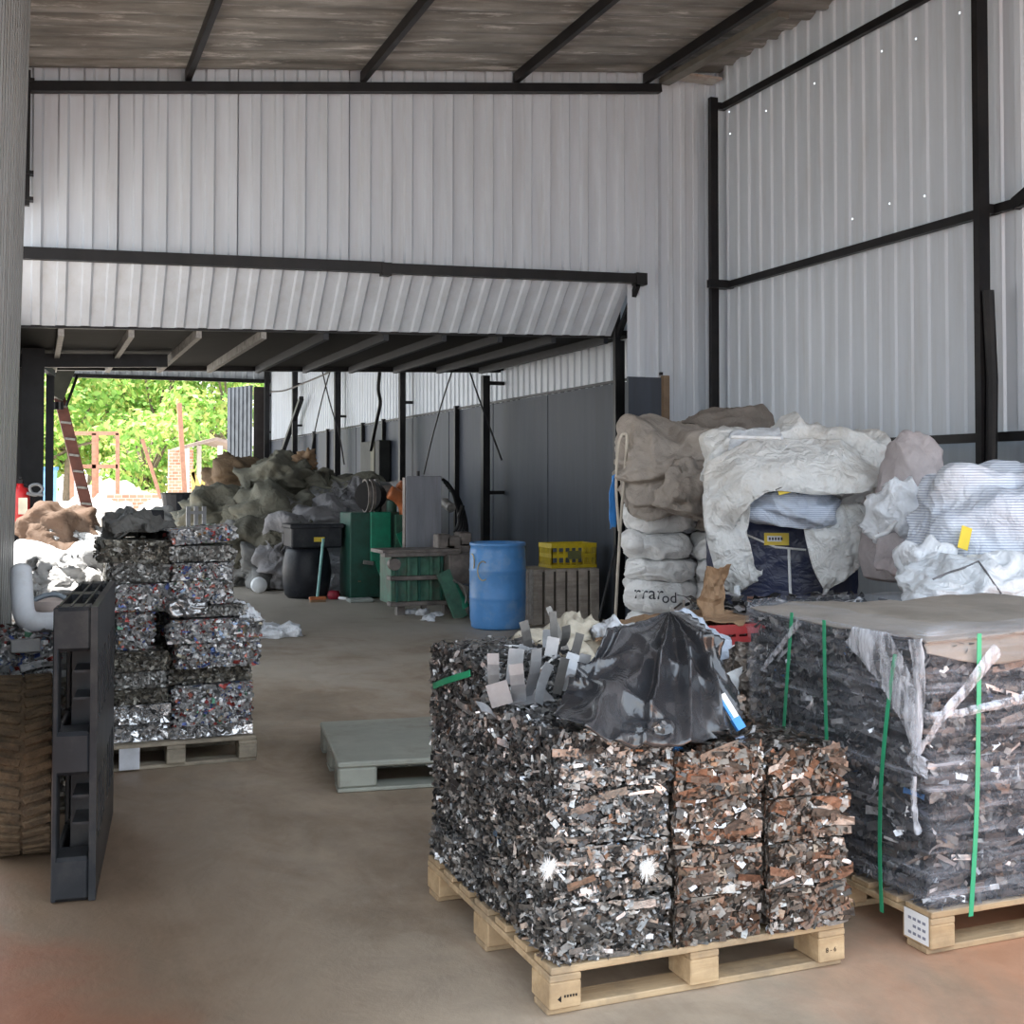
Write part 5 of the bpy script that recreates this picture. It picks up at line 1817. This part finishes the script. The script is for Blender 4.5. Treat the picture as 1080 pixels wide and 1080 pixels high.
# ---- electrical cabinet on the wall and wires
t = thing('wall_cabinet', 'dark grey electrical cabinet on the wall above the press', 'cabinet', onX(390, 510, 5.7))
p = onX(380, 481, 5.72)
MB().box((5.78, 21.0, 1.55), (5.99, 22.3, 2.3), bev=.01).build('cabinet_body', simple('olive_black_box', (.03, .032, .03), .6), t)
MB().box((5.765, 21.3, 1.57), (5.78, 21.55, 2.28)).build('door_strip', simple('olive_strip', (.075, .075, .04), .6), t)
for nme, lab, pts, r_ in (
        ('hanging_cable', 'black cable sagging from the soffit down to the wall cabinet', ((401, 388), (399, 410), (401, 425), (397, 445), (391, 475)), .035),
        ('hanging_cable', 'thin dark cable running from the soffit down to the grey plate of the press', ((478, 388), (466, 425), (455, 465), (447, 500)), .012),
        ('hanging_cable', 'thin dark cable running from the soffit towards the post behind the barrel', ((494, 388), (505, 420), (518, 455), (529, 485)), .012),
        ('hanging_cable', 'thin dark cable crossing to the right on the white upper wall far back', ((340, 392), (348, 425), (358, 460), (363, 490)), .014),
        ('hanging_cable', 'thin dark cable crossing to the left on the white upper wall far back', ((348, 392), (340, 420), (332, 455), (327, 485)), .014),
        ('hanging_cable', 'slack dark cable along the top of the far white wall', ((285, 413), (300, 412), (318, 405), (340, 396), (356, 388)), .02)):
    mb = MB(); mb.tube(catmull([onX(px, py, 5.62) for px, py in pts], 20), r_, 5)
    props(mb.build(nme, M_BLACK), lab, 'cable')

# ---- black barrel, dark box, broom
M_BLKPL = simple('black_plastic', (.014, .016, .022), .42, 0, .3, 5, dirt=(.05, .05, .055))
bb = onZ(328, 632); bb.y += .28
t = thing('black_barrel', 'black plastic barrel behind the broom in the rear hall', 'barrel', bb)
MB().lathe([(0, .003), (.25, .003), (.29, .05), (.315, .2), (.33, .34), (.315, .48), (.29, .6), (.27, .655), (.25, .665), (0, .665)], bb, 36).build('drum', M_BLKPL, t, smooth=True)
t = thing('plastic_box', 'dark plastic box with a small yellow label standing on the black barrel', 'box', bb + Vector((.12, 0, .67)))
MB().box((bb.x - .26, bb.y - .28, .672), (bb.x + .42, bb.y + .28, .98), bev=.02).build('box_body', M_BLKPL, t)
MB().box((bb.x - .28, bb.y - .30, .93), (bb.x + .44, bb.y + .30, .99), bev=.012).build('rim', M_BLKPL, t)
p = onY(337, 569, bb.y - .3)
MB().box((p.x - .07, bb.y - .295, p.z - .03), (p.x + .07, bb.y - .281, p.z + .03)).build('yellow_label', M_YTAG, t)
br = onZ(335, 635)
t = thing('broom', 'broom with a pale teal handle and orange head leaning on the black barrel', 'broom', br)
MB().tube([br + Vector((0, .02, .06)), onY(341, 568, br.y + .10)], .018, 8).build('handle', simple('teal_handle', (.25, .52, .50), .5), t)
MB().box((br.x - .11, br.y - .04, .028), (br.x + .11, br.y + .04, .07), bev=.01).build('head', M_ORANGE, t)
MB().box((br.x - .10, br.y - .032, .0), (br.x + .10, br.y + .032, .03)).build('bristles', M_BROWNC, t)
bag('clear_sack', 'full translucent plastic sack standing between the black barrel and the press', 'sack', fabric('clear_sack_plastic', (.34, .36, .41), (.14, .12, .10), .3, .8, dirt_amt=.9), onZ(362, 628) + Vector((.05, .3, .33)), (.62, .5, .70), (0, 0, .2), 95, amp=.07, n=2.6, fs=(5, 5, 4))
mb = MB(); c = onZ(352, 632); mb.lathe([(0, 0.002), (.07, .004), (.09, .05), (.07, .11), (0, .12)], c, 16)
props(mb.build('red_pot', simple('red_plastic', (.30, .02, .04), .5), smooth=True), 'small dark red plastic pot on the floor right of the broom', 'pot')
mb = MB(); mb.cyl(onZ(358, 633) + Vector((0, 0, .03)), onZ(366, 634) + Vector((0, 0, .03)), .022, 10)
props(mb.build('white_bottle', M_WPL), 'little white bottle lying on the floor right of the red pot', 'bottle')
p = onZ(380, 635)
t = MB().box((p.x - .16, p.y - .08, .003), (p.x + .16, p.y + .1, .05), bev=.012)
props(t.build('plastic_tray', simple('pale_tray', (.40, .44, .42), .5)), 'pale flat plastic tray on the floor before the press', 'tray')
mb = MB(); mb.bar(onZ(372, 631) + Vector((0, .1, .02)), onY(379, 612, p.y + .35), .04)
props(mb.build('wooden_stick', M_WOODG), 'short wooden stick leaning beside the clear sack', 'stick')
p = onZ(274, 626)
mb = MB(); mb.lathe([(0, -.05), (.10, -.05), (.11, -.02), (.11, .05), (.09, .06), (0, .055)], (p.x, p.y + .06, .112), 20, axis='Y')
props(mb.build('plastic_tub', M_WPL, smooth=True), 'round white plastic tub lying on its side before the sack heap', 'tub')

# ---- heap of big sacks at the rear
M_OLIVE = fabric('grey_green_sack', (.165, .16, .125), (.10, .09, .07), .75, .5)
M_OLIVE2 = fabric('dark_olive_sack', (.095, .09, .07), (.055, .05, .04), .75, .5)
M_TAN = fabric('tan_sack_cloth', (.17, .115, .07), (.10, .07, .045), .75, .5)
M_LILAC = fabric('pale_lilac_sack', (.235, .23, .24), (.15, .14, .135), .7, .5)
M_GREYS = fabric('grey_sack', (.18, .18, .175), (.11, .105, .10), .7, .5)
HG = 'big sacks heaped in the rear hall'
heap = [
    # px, py, y, sx, sy, sz, mat, label
    (290, 600, 19.4, 2.4, 1.6, 1.1, M_OLIVE2, 'dark olive sack lying lowest in the middle of the rear heap'),
    (352, 590, 19.2, 1.8, 1.5, 1.5, M_GREYS, 'grey sack low on the right of the rear heap, behind the black barrel'),
    (235, 595, 19.6, 1.6, 1.5, 1.2, M_OLIVE2, 'dark olive sack low on the left of the rear heap, behind the can bales'),
    (258, 605, 18.3, .85, .8, .95, M_GREYS, 'slumped dark grey sack at the foot of the heap, right of the can bales'),
    (284, 612, 17.6, .75, .7, .62, M_GREYS, 'rounded grey sack on the floor above the white tub'),
    (300, 598, 17.4, .60, .6, 1.0, M_LILAC, 'upright pale sack left of the black barrel'),
    (298, 545, 18.6, 1.9, 1.2, .85, M_OLIVE, 'large grey-green sack bulging in the middle of the rear heap'),
    (232, 545, 19.2, 1.35, 1.2, .85, M_OLIVE, 'grey-green sack on the left shoulder of the rear heap'),
    (345, 555, 18.2, 1.35, 1.1, .75, M_LILAC, 'pale lilac sack on the right of the rear heap above the dark box'),
    (272, 575, 17.9, 1.0, .8, .55, M_OLIVE2, 'folded olive sack hanging low in front of the rear heap'),
    (256, 510, 20.2, 1.30, 1.0, .85, M_TAN, 'tan sack on the top left of the rear heap'),
    (300, 508, 19.6, 1.30, 1.1, .75, M_OLIVE, 'grey-green sack on the very top of the rear heap'),
    (350, 518, 19.4, 1.50, 1.0, .55, M_OLIVE, 'pale olive sack sloping down the top right of the rear heap'),
    (372, 532, 18.8, .80, .8, .50, M_LILAC, 'small pale sack at the right end of the rear heap, beside the motor'),
    (316, 575, 17.5, .85, .5, .55, M_OLIVE2, 'olive sack fold hanging above the upright pale sack'),
]
for i, (px, py, y, sx_, sy_, sz_, mm, lab) in enumerate(heap):
    c = onY(px, py, y)
    if c.z < sz_ * .45: c.z = sz_ * .45
    bag('bulk_sack', lab, 'sack', mm, c, (sx_, sy_, sz_), (0, .05 * ((i % 3) - 1), .3 * ((i % 4) - 1.5)), 101 + i, group=HG, amp=.16, n=2.2, fs=(2.2, 2.2, 3.6), sub=5, flat=.85)
bag('straw_tuft', 'tuft of brown packing straw sticking out of the top of the rear heap', 'straw', M_BROWNC, onY(322, 488, 19.4), (.32, .3, .34), (0, 0, 0), 120, amp=.09, n=2, fs=(12, 12, 12), sub=4)

# ---- lying planks and posts behind the can bales
mb = MB(); p = onY(207, 534, 16.0)
for k in range(3): mb.bar((p.x - .1 + .1 * k, 16.0, 0), (p.x - .1 + .1 * k, 16.0, p.z), .05)
for k in range(4): mb.bar((p.x - .12, 16.0, .25 + .3 * k), (p.x + .12, 16.0, .25 + .3 * k), .04)
props(mb.build('metal_rack', simple('zinc_rack', (.28, .29, .31), .5, .3)), 'short upright zinc rack standing behind the can bales', 'rack')
mb = MB(); p = onY(190, 525, 24.0); mb.lathe([(0, -.3), (.3, -.3), (.36, .06), (.38, .1), (0, .1)], p, 20)
props(mb.build('dark_basin', M_BLKPL), 'dark round basin lying on the junk in front of the far opening', 'basin')
mb = MB(); p = onY(160, 545, 22.0); mb.box((p.x - .2, 21.9, p.z - .15), (p.x + .2, 22.2, p.z + .12), bev=.02)
props(mb.build('dark_bin', M_BLKPL), 'small black bin standing behind the can bales before the bright yard', 'bin')
bag('junk_sack', 'grey sack of junk carrying the dark basin in front of the far opening', 'sack', M_GREYS, onY(198, 566, 24.2), (1.7, 1.2, 1.1), (0, 0, 0), 121, amp=.15, fs=(2, 2, 3))
bag('junk_sack', 'dark sack of junk behind the can bales, left of the rear heap', 'sack', M_OLIVE2, onY(178, 592, 21.5), (1.8, 1.2, .9), (0, 0, 0), 122, amp=.15, fs=(2, 2, 3))

# ---- conveyor with its hopper at the far left
t = thing('conveyor', 'rusty inclined conveyor leg under a dark hopper at the left of the far opening', 'conveyor', onY(95, 560, 24))
a, b_ = onY(63, 420, 24.0), onY(97, 556, 24.0)
MB().bar(a, b_, .20, .30, up=(0, -1, 0)).build('belt_frame', simple('rusty_belt_frame', (.10, .032, .022), .7, 0, .3), t)
for k in range(8):
    c = a.lerp(b_, (k + .5) / 8)
    MB().bar(c + Vector((-.09, -.17, 0)), c + Vector((.09, -.17, -.02)), .025, .04).build('cleat', M_RIB, t)
MB().box((b_.x - .2, 23.8, 0), (b_.x + .2, 24.2, b_.z)).build('support', M_BLACK, t)
h0, h1, h2, h3 = onY(50, 384, 23.8), onY(82, 384, 23.8), onY(66, 424, 23.8), onY(50, 424, 23.8)
MB().prism([(h0.x, h0.z), (h1.x, h1.z), (h2.x, h2.z), (h3.x, h3.z + .15)], 23.4, 24.4).build('hopper', simple('dark_hopper', (.02, .02, .014), .6), t)
for px in (52, 58, 64): MB().cyl(onY(px, 424, 23.7), onY(px, 432, 23.7), .05, 8).build('hanging_shackle', M_BLACK, t)
MB().tube([onY(82, 395, 23.6), onY(70, 428, 23.6)], .03, 6).build('rail', M_BLACK, t)
# ================================================================== left side
# ---- black plastic pallet standing on its long edge
M_BPL = simple('black_pallet_plastic', (.022, .024, .028), .38, 0, .3, 5, dirt=(.07, .065, .06))
PA = math.atan2(.15, 1.36)
MP = Matrix.Translation((.075, 4.76, 0)) @ Matrix.Rotation(-PA, 4, 'Z')
PH, PL, PT = 1.085, 1.22, .155     # height, length, thickness: x = thickness, y = length
bp = thing('plastic_pallet', 'black plastic pallet standing upright on its edge at the left', 'pallet', (.075, 4.76, 0))


def pm():
    q = MB(); q.M = MP; return q


# deck side (facing right) with long slots
zc = [0.004, .17, .46, .62, .92, PH]
q = pm()
slots = []
for (z0, z1) in ((.2, .43), (.65, .89)):
    for (y0, y1) in ((.10, .22), (.27, .36), (.42, .52), (.68, .78), (.84, .94), (1.0, 1.12)):
        slots.append((y0, y1, z0, z1))
yb = sorted({0, PL, *[s[0] for s in slots], *[s[1] for s in slots]})
zb = sorted({.004, PH, .2, .43, .65, .89})
for i in range(len(yb) - 1):
    for j in range(len(zb) - 1):
        y0, y1, z0, z1 = yb[i], yb[i + 1], zb[j], zb[j + 1]
        if any(abs(s[0] - y0) < 1e-6 and abs(s[2] - z0) < 1e-6 for s in slots): continue
        q.box((PT - .025, y0, z0), (PT, y1, z1))
q.build('deck', M_BPL, bp)
for z0, z1 in ((.004, .165), (.465, .625), (PH - .165, PH)):
    for y0 in (0, PL / 2 - .08, PL - .16):
        q = pm(); q.box((.0, y0, z0), (PT - .02, y0 + .16, z1), bev=.014); q.build('foot_block', M_BPL, bp)
    q = pm(); q.box((-.002, .02, z0 + .015), (.02, PL - .02, z1 - .015), bev=.005); q.build('skid', M_BPL, bp)
for y0 in (.0, PL / 2 - .06, PL - .12):
    q = pm(); q.box((-.001, y0, .005), (.018, y0 + .12, PH - .001), bev=.004); q.build('skid', M_BPL, bp)
for y0 in (.20, .34, .50, .70, .86, 1.0):
    q = pm(); q.box((.05, y0, .05), (PT - .02, y0 + .012, PH - .02)); q.build('rib', M_BPL, bp)
for z0 in (.28, .38, .74, .84):
    q = pm(); q.box((.07, .02, z0), (PT - .02, PL - .02, z0 + .010)); q.build('rib', M_BPL, bp)
for x0 in (.012, .055, .10):
    q = pm(); q.box((x0, .02, PH - .03), (x0 + .008, PL - .02, PH + .004)); q.build('rib', M_BPL, bp)

# ---- muddy lugged tyre behind it
M_MUD = simple('dried_mud_rubber', (.115, .078, .045), .95, 0, .4, 16, dirt=(.05, .036, .025), bumps=1.0)
tc_ = Vector((-.03, 5.52, .362))
t = thing('tyre', 'mud-caked lugged tyre standing on edge beside the black plastic pallet', 'tyre', (tc_.x, tc_.y, 0))
prof = [(.20, -.085), (.28, -.112), (.335, -.108), (.352, -.09), (.358, 0), (.352, .09), (.335, .108), (.28, .112), (.20, .085)]
MB().lathe(prof, tc_, 56, axis='X').build('carcass', M_MUD, t, smooth=True)
mb = MB()
for k in range(40):
    a = 2 * PI * k / 40
    for s_ in (-1, 1):
        mb.M = Matrix.Translation(tc_) @ Matrix.Rotation(a + s_ * .05, 4, 'X') @ Matrix.Rotation(.25 * s_, 4, 'Z')
        mb.box((-.116 if s_ < 0 else .006, -.017, .345), (-.006 if s_ < 0 else .116, .017, .369), bev=.005)
mb.M = None
mb.build('tread', M_MUD, t)
MB().lathe([(.0, -.05), (.19, -.05), (.21, -.08), (.21, .08), (.19, .05), (0, .05)], tc_, 32, axis='X').build('rim', M_RUST, t)

# ---- can bales on their pallet
CANS = [(0, (.40, .40, .40)), (.26, (.52, .52, .53)), (.48, (.30, .30, .30)), (.64, (.66, .66, .67)), (.80, (.40, .07, .06)), (.845, (.50, .17, .13)), (.86, (.10, .14, .36)), (.895, (.28, .38, .54)), (.915, (.10, .26, .17)), (.93, (.58, .32, .14)), (.945, (.30, .27, .2)), (.975, (.14, .13, .13))]
M_CAN = flake_mat('crushed_cans', CANS, .45, .34)
GRYC = [(0, (.24, .235, .22)), (.3, (.40, .395, .38)), (.6, (.22, .215, .205)), (.8, (.58, .58, .57)), (.93, (.10, .095, .085))]
M_GRC = flake_mat('crushed_grey_tin', GRYC, .5, .4)
DRKC = [(0, (.09, .085, .075)), (.3, (.19, .175, .145)), (.65, (.26, .245, .205)), (.88, (.42, .41, .38))]
M_DRC = flake_mat('crushed_dark_tin', DRKC, .5, .42)
M_SLV = flake_mat('crushed_silver_foil', [(0, (.66, .66, .67)), (.4, (.85, .85, .86)), (.75, (.40, .40, .41)), (.92, (.20, .2, .2))], .8, .25)
M_CANC = core_mat('can_core', [(0, (.10, .10, .105)), (.3, (.26, .26, .27)), (.6, (.42, .42, .43)), (.8, (.30, .05, .05)), (.88, (.10, .16, .36)), (.94, (.5, .5, .5))], .4, .4, 34)
M_GRCC = core_mat('grey_core', [(0, (.09, .085, .08)), (.35, (.19, .185, .17)), (.7, (.29, .285, .27))], .4, .45, 30)
pallet('wooden_pallet', 'wooden pallet under the tall stacks of crushed can bales', (.30, 6.77), (.87, 1.05), M_WOODG)
cp = bpy.data.objects['wooden_pallet']
MB().box((.44, 6.765, .012), (.545, 6.769, .125)).build('paper_label', simple('label_grey', (.55, .56, .6), .6), [o for o in bpy.data.objects if o.get('label', '').endswith('crushed can bales')][0])['label'] = 'pale paper label on the block'
CG = 'crushed can bales stacked behind the black pallet'


def can_bale(x0, x1, y0, y1, z0, z1, kind, label, seed, tilt=0.0, n=None):
    flk, core, L, W = {'can': (M_CAN, M_CANC, (.012, .05), (.008, .026)), 'grey': (M_GRC, M_GRCC, (.02, .07), (.010, .03)), 'dark': (M_DRC, M_GRCC, (.02, .07), (.010, .03)), 'foil': (M_SLV, M_GRCC, (.03, .12), (.02, .06))}[kind]
    h = z1 - z0
    cnt = n or int(3800 * h * (x1 - x0) * 2.2 + 120)
    m = bale_mb((x0, y0, z0), (x1, y1, z1), seed, {'-y': cnt, '-x': cnt // 3, '+x': cnt // 3, '+z': cnt // 2}, L=L, W=W, over=.010, out=(1, 1, 1, 0, 0, 0), amp=.014, curl=1.2, tilt=.5, longs=0, inset=.004, bleed=.0)
    if tilt:
        M = Matrix.Translation((x0, y0, z0)) @ Matrix.Rotation(-tilt, 4, 'Y') @ Matrix.Translation((-x0, -y0, -z0))
        m.v = [tuple(M @ Vector(p)) for p in m.v]
    return props(m.build('can_bale', [core, flk]), label, 'can bale', CG)


ly = [  # x0,x1,z0,z1,kind,what
    (.715, 1.13, .146, .212, 'foil', 'flat shiny silver bale at the bottom of the right can stack'),
    (.73, 1.14, .216, .435, 'can', 'thick colourful can bale with a red patch, low in the right stack'),
    (.72, 1.13, .44, .53, 'dark', 'dark flattened bale in the lower right can stack'),
    (.74, 1.17, .535, .665, 'can', 'can bale with red and yellow specks jutting out to the right'),
    (.70, 1.17, .67, .80, 'can', 'can bale with an orange streak halfway up the right stack'),
    (.72, 1.10, .805, .865, 'grey', 'thin grey bale in the middle of the right can stack'),
    (.715, 1.03, .87, 1.005, 'can', 'blue and red speckled can bale under the upper right bales'),
    (.715, 1.03, 1.01, 1.105, 'can', 'pale can bale third from the top of the right stack'),
    (.715, 1.03, 1.11, 1.195, 'grey', 'plain grey bale just under the top of the right can stack'),
    (.715, 1.05, 1.20, 1.285, 'can', 'tilted colourful can bale on the very top of the right stack'),
    (.43, .69, .146, .235, 'foil', 'silver bale at the bottom of the left can stack'),
    (.43, .69, .24, .34, 'foil', 'second silver grey bale up in the left can stack'),
    (.43, .69, .345, .425, 'dark', 'plain brownish bale low in the left can stack'),
    (.43, .69, .43, .52, 'grey', 'grey bale below the dusty brown one in the left can stack'),
    (.43, .69, .525, .63, 'dark', 'dusty brown bale in the middle of the left can stack'),
    (.44, .62, .635, .84, 'can', 'thick can bale with pink and blue specks in the left stack'),
    (.43, .69, .845, .995, 'can', 'colourful can bale in the upper left stack'),
    (.42, .69, 1.0, 1.11, 'grey', 'grey wiry bale under the top of the left can stack'),
    (.34, .69, 1.115, 1.24, 'dark', 'dark lumpy bale on the top of the left can stack'),
]
for i, (x0, x1, z0, z1, kind, lab) in enumerate(ly):
    rn = random.Random(i)
    dy = rn.uniform(-.02, .03) - (.05 if i in (3, 4) else 0) + (.04 if i >= 10 else 0)
    can_bale(x0, x1, 6.80 + dy, 7.25, z0, z1, kind, lab, 300 + i, tilt=.075 if i == 9 else (-.04 if i == 18 else rn.uniform(-.012, .012)))
remember_mb(MB().box((.43, 6.82, 0), (1.1, 7.25, 1.26)))
for i, (x0, x1, zt, kind, lab) in enumerate(((.66, 1.12, 1.15, 'grey', 'big grey bale standing behind the right can stack'), (.40, .64, 1.22, 'dark', 'big dark bale standing behind the left can stack'))):
    can_bale(x0, x1, 7.27, 7.78, .146, zt, kind, lab, 330 + i, n=160)
    remember_mb(MB().box((x0, 7.27, 0), (x1, 7.78, zt)))
bag('crumpled_foil', 'crumpled grey film lump lying on the left can stack', 'film', fabric('grimy_film', (.12, .12, .115), (.07, .065, .06), .6, .7), Vector((.56, 7.1, 1.26)), (.36, .4, .12), (0, .1, .1), 131, amp=.08, fs=(6, 6, 6))
rows = [[onY(185, 640, 6.74), onY(195, 636, 6.70), onY(205, 642, 6.74)], [onY(183, 648, 6.72), onY(196, 645, 6.66), onY(210, 648, 6.72)]]
bag('foil_lump', 'crumpled silver foil lump squeezed between the can bales of the right stack', 'foil', M_SLV, onY(196, 642, 6.78), (.20, .12, .10), (0, 0, 0), 132, amp=.04, fs=(14, 14, 14), sub=4, press=False)
rows = [[onY(238, 640, 6.9), onY(252, 648, 6.8), onY(268, 660, 6.82)], [onY(250, 634, 7.0), onY(265, 643, 6.9), onY(277, 655, 6.9)], [onY(262, 640, 7.1), onY(272, 652, 7.1), onY(274, 672, 7.0)]]
vs, fs = loft(rows, 22, 26, .05, 17, (12, 12, 12), .004)
props(MB().add(vs, fs).build('white_film', M_FILMW, smooth=True), 'crumpled white film hanging out on the right of the can stack', 'film')
bag('white_film', 'crumpled white film lying on the floor right of the can bales', 'film', M_FILMW, onZ(283, 671) + Vector((0, 0, .04)), (.55, .5, .13), (0, 0, 0), 133, amp=.06, fs=(8, 8, 8), sub=4, rem=False)

# ---- white sacks, chair, scrap and bags against the left wall
M_SNOW = fabric('clean_white_sack', (.56, .56, .56), (.55, .52, .47), .6, .5, dirt_amt=.4)
M_BRN = fabric('brown_cloth', (.12, .075, .05), (.20, .16, .13), .75, .5)
m = bale_mb((-.26, 6.05, .004), (.19, 6.5, .62), 351, {'-y': 500, '+z': 200, '+x': 120}, L=(.02, .08), out=(1, 1, 1, 0, 0, 1), tilt=.7)
props(m.build('can_bale', [M_GRCC, M_DRC]), 'dark scrap bale below the colourful can bale at the left wall', 'can bale')
m = bale_mb((-.26, 6.05, .63), (.22, 6.5, .83), 352, {'-y': 420, '+z': 200, '+x': 120}, L=(.02, .07), out=(1, 1, 1, 0, 0, 1), tilt=.7)
props(m.build('can_bale', [M_CANC, M_CAN]), 'loose can bale with pink and blue specks at the left wall above the tyre', 'can bale')
remember_mb(MB().box((-.26, 6.05, 0), (.22, 6.5, .84)))
m = bale_mb((-.3, 6.66, .0), (.1, 7.7, .72), 353, {'-y': 60, '+z': 160}, L=(.02, .08), out=(0, 0, 0, 0, 0, 1))
props(m.build('can_bale', [M_GRCC, M_DRC]), 'dark bale under the white sacks at the left wall', 'can bale')
remember_mb(MB().box((-.3, 6.66, 0), (.1, 7.7, .73)))
m = bale_mb((-.3, 7.95, .0), (.75, 8.9, .80), 354, {'-y': 60, '+z': 160}, L=(.02, .08), out=(0, 0, 0, 0, 0, 1))
props(m.build('can_bale', [M_GRCC, M_DRC]), 'wide dark bale under the brown cloth at the left wall', 'can bale')
remember_mb(MB().box((-.3, 7.95, 0), (.75, 8.9, .81)))
bag('white_sack', 'bright white sack lying in front of the brown cloth at the left', 'sack', M_SNOW, onY(66, 628, 7.85), (.66, .5, .40), (0, .12, 0), 135, amp=.07, n=2.3, fs=(4, 4, 5))
bag('white_sack', 'bright white sack behind the top of the black plastic pallet', 'sack', M_SNOW, onY(93, 614, 8.0), (.58, .45, .34), (0, .15, 0), 136, amp=.07, n=2.3, fs=(4, 4, 5))
bag('white_sack', 'white sack tucked behind the bent plastic pipe at the left wall', 'sack', M_SNOW, onY(42, 611, 7.85), (.40, .5, .36), (0, 0, 0), 137, amp=.06, n=2.3, fs=(4, 4, 5))
bag('brown_cloth_sack', 'brown cloth sack on top of the white sacks at the left wall', 'sack', M_BRN, onY(62, 570, 8.5), (.50, .5, .40), (0, .35, 0), 138, amp=.08, n=2.3, fs=(3.5, 3.5, 3.5))
bag('beige_sack', 'small beige sack lying between the brown cloth and the can bales', 'sack', M_BULK, onY(98, 584, 8.5), (.42, .5, .22), (0, .2, 0), 139, amp=.06, n=2.3, fs=(4, 4, 4))
M_PIPE = simple('white_plastic_pipe', (.72, .75, .80), .35, 0, .08, 4, dirt=(.5, .5, .5))
t = thing('plastic_pipe', 'thick bent white plastic pipe lying against the white sacks at the left', 'pipe', onY(30, 655, 6.25))
pts = [onY(px, py, y) for px, py, y in ((22, 602, 6.45), (23, 622, 6.35), (25, 645, 6.28), (32, 655, 6.25), (48, 657, 6.25), (72, 654, 6.3))]
MB().tube(catmull(pts, 26), .052, 16).build('pipe', M_PIPE, t, smooth=True)
p2 = [onY(px, py, 6.35) for px, py in ((33, 635), (45, 629), (60, 627), (74, 634))]
MB().tube(catmull(p2, 14), .013, 8).build('handle', M_GREYB, t, smooth=True)
p = onY(52, 640, 6.38)
mb = MB(); mb.lathe([(0, -.06), (.08, -.06), (.105, .03), (.11, .035), (.10, .035), (.075, -.045), (0, -.045)], p, 24)
props(mb.build('plastic_bowl', simple('pinkish_bowl', (.55, .46, .42), .5), smooth=True), 'pinkish plastic bowl resting inside the bend of the white pipe', 'bowl')
mb = MB(); p = onY(26, 679, 6.1); mb.box((p.x - .06, 6.0, p.z - .03), (p.x + .07, 6.06, p.z + .03), bev=.006)
props(mb.build('grey_box', simple('grey_switch_box', (.30, .30, .30), .5)), 'small grey box lying on the scrap under the bent white pipe', 'box')
# fire extinguisher on the post
p = onY(21, 536, 11.1)
t = thing('fire_extinguisher', 'red fire extinguisher hanging beside the black post at the left', 'fire extinguisher', (p.x, p.y, p.z - .2))
mb = MB(); mb.lathe([(0, -.20), (.07, -.20), (.08, -.185), (.08, .13), (.06, .17), (.028, .185), (.028, .21), (0, .21)], p, 24)
mb.build('cylinder', simple('extinguisher_red', (.52, .018, .02), .35), t, smooth=True)
MB().box((p.x - .012, p.y - .083, p.z - .05), (p.x + .06, p.y - .06, p.z + .09)).build('label_panel', simple('label_cream', (.75, .70, .55), .6), t)
MB().box((p.x - .02, p.y - .03, p.z + .21), (p.x + .02, p.y + .03, p.z + .25)).build('valve', M_BLACK, t)
MB().bar((p.x, p.y - .08, p.z + .26), (p.x, p.y + .02, p.z + .25), .02).build('lever', M_BLACK, t)
MB().tube(catmull([(p.x + .02, p.y, p.z + .23), (p.x + .11, p.y - .02, p.z + .12), (p.x + .10, p.y, p.z - .1)], 12), .010, 8).build('hose', M_BLACK, t)
mb = MB(); mb.tube([(c.x, c.y, c.z) for c in catmull([onY(px, py, 11.0) for px, py in ((28, 520), (38, 522), (45, 516), (40, 511), (32, 513), (34, 520), (46, 522))], 30)], .014, 7)
props(mb.build('coiled_hose', simple('grey_hose', (.16, .17, .18), .5), smooth=True), 'loop of grey hose hanging on the black post above the brown cloth', 'hose')
# ================================================================== light
sun = bpy.data.lights.new('sun', 'SUN')
so = bpy.data.objects.new('sun', sun)
COL.objects.link(so)
sun.energy = 9.0
sun.angle = R(.6)
sun.color = (1, .96, .9)
d = Vector((-.34, .05, .94)).normalized()
so.rotation_euler = d.to_track_quat('Z', 'Y').to_euler()
w = bpy.data.worlds.new('world')
scene.world = w
w.use_nodes = True
nt = w.node_tree
bg = nt.nodes['Background']
tc = nt.nodes.new('ShaderNodeTexCoord')
sp = nt.nodes.new('ShaderNodeSeparateXYZ')
nt.links.new(tc.outputs['Generated'], sp.inputs[0])
c = ramp(nt, sp.outputs[2], [(0, (.95, .97, 1.0)), (.25, (.85, .93, 1.0)), (1, (.68, .82, 1.0))])
nt.links.new(c, bg.inputs[0])
bg.inputs[1].default_value = 1.6

scene.view_settings.view_transform = 'Standard'
scene.view_settings.look = 'None'
scene.view_settings.gamma = 1
scene.view_settings.use_curve_mapping = False
scene.view_settings.exposure = .9
scene.cycles.use_denoising = True
scene.cycles.max_bounces = 10
scene.cycles.diffuse_bounces = 5
scene.cycles.transparent_max_bounces = 12
scene.cycles.sample_clamp_indirect = 6
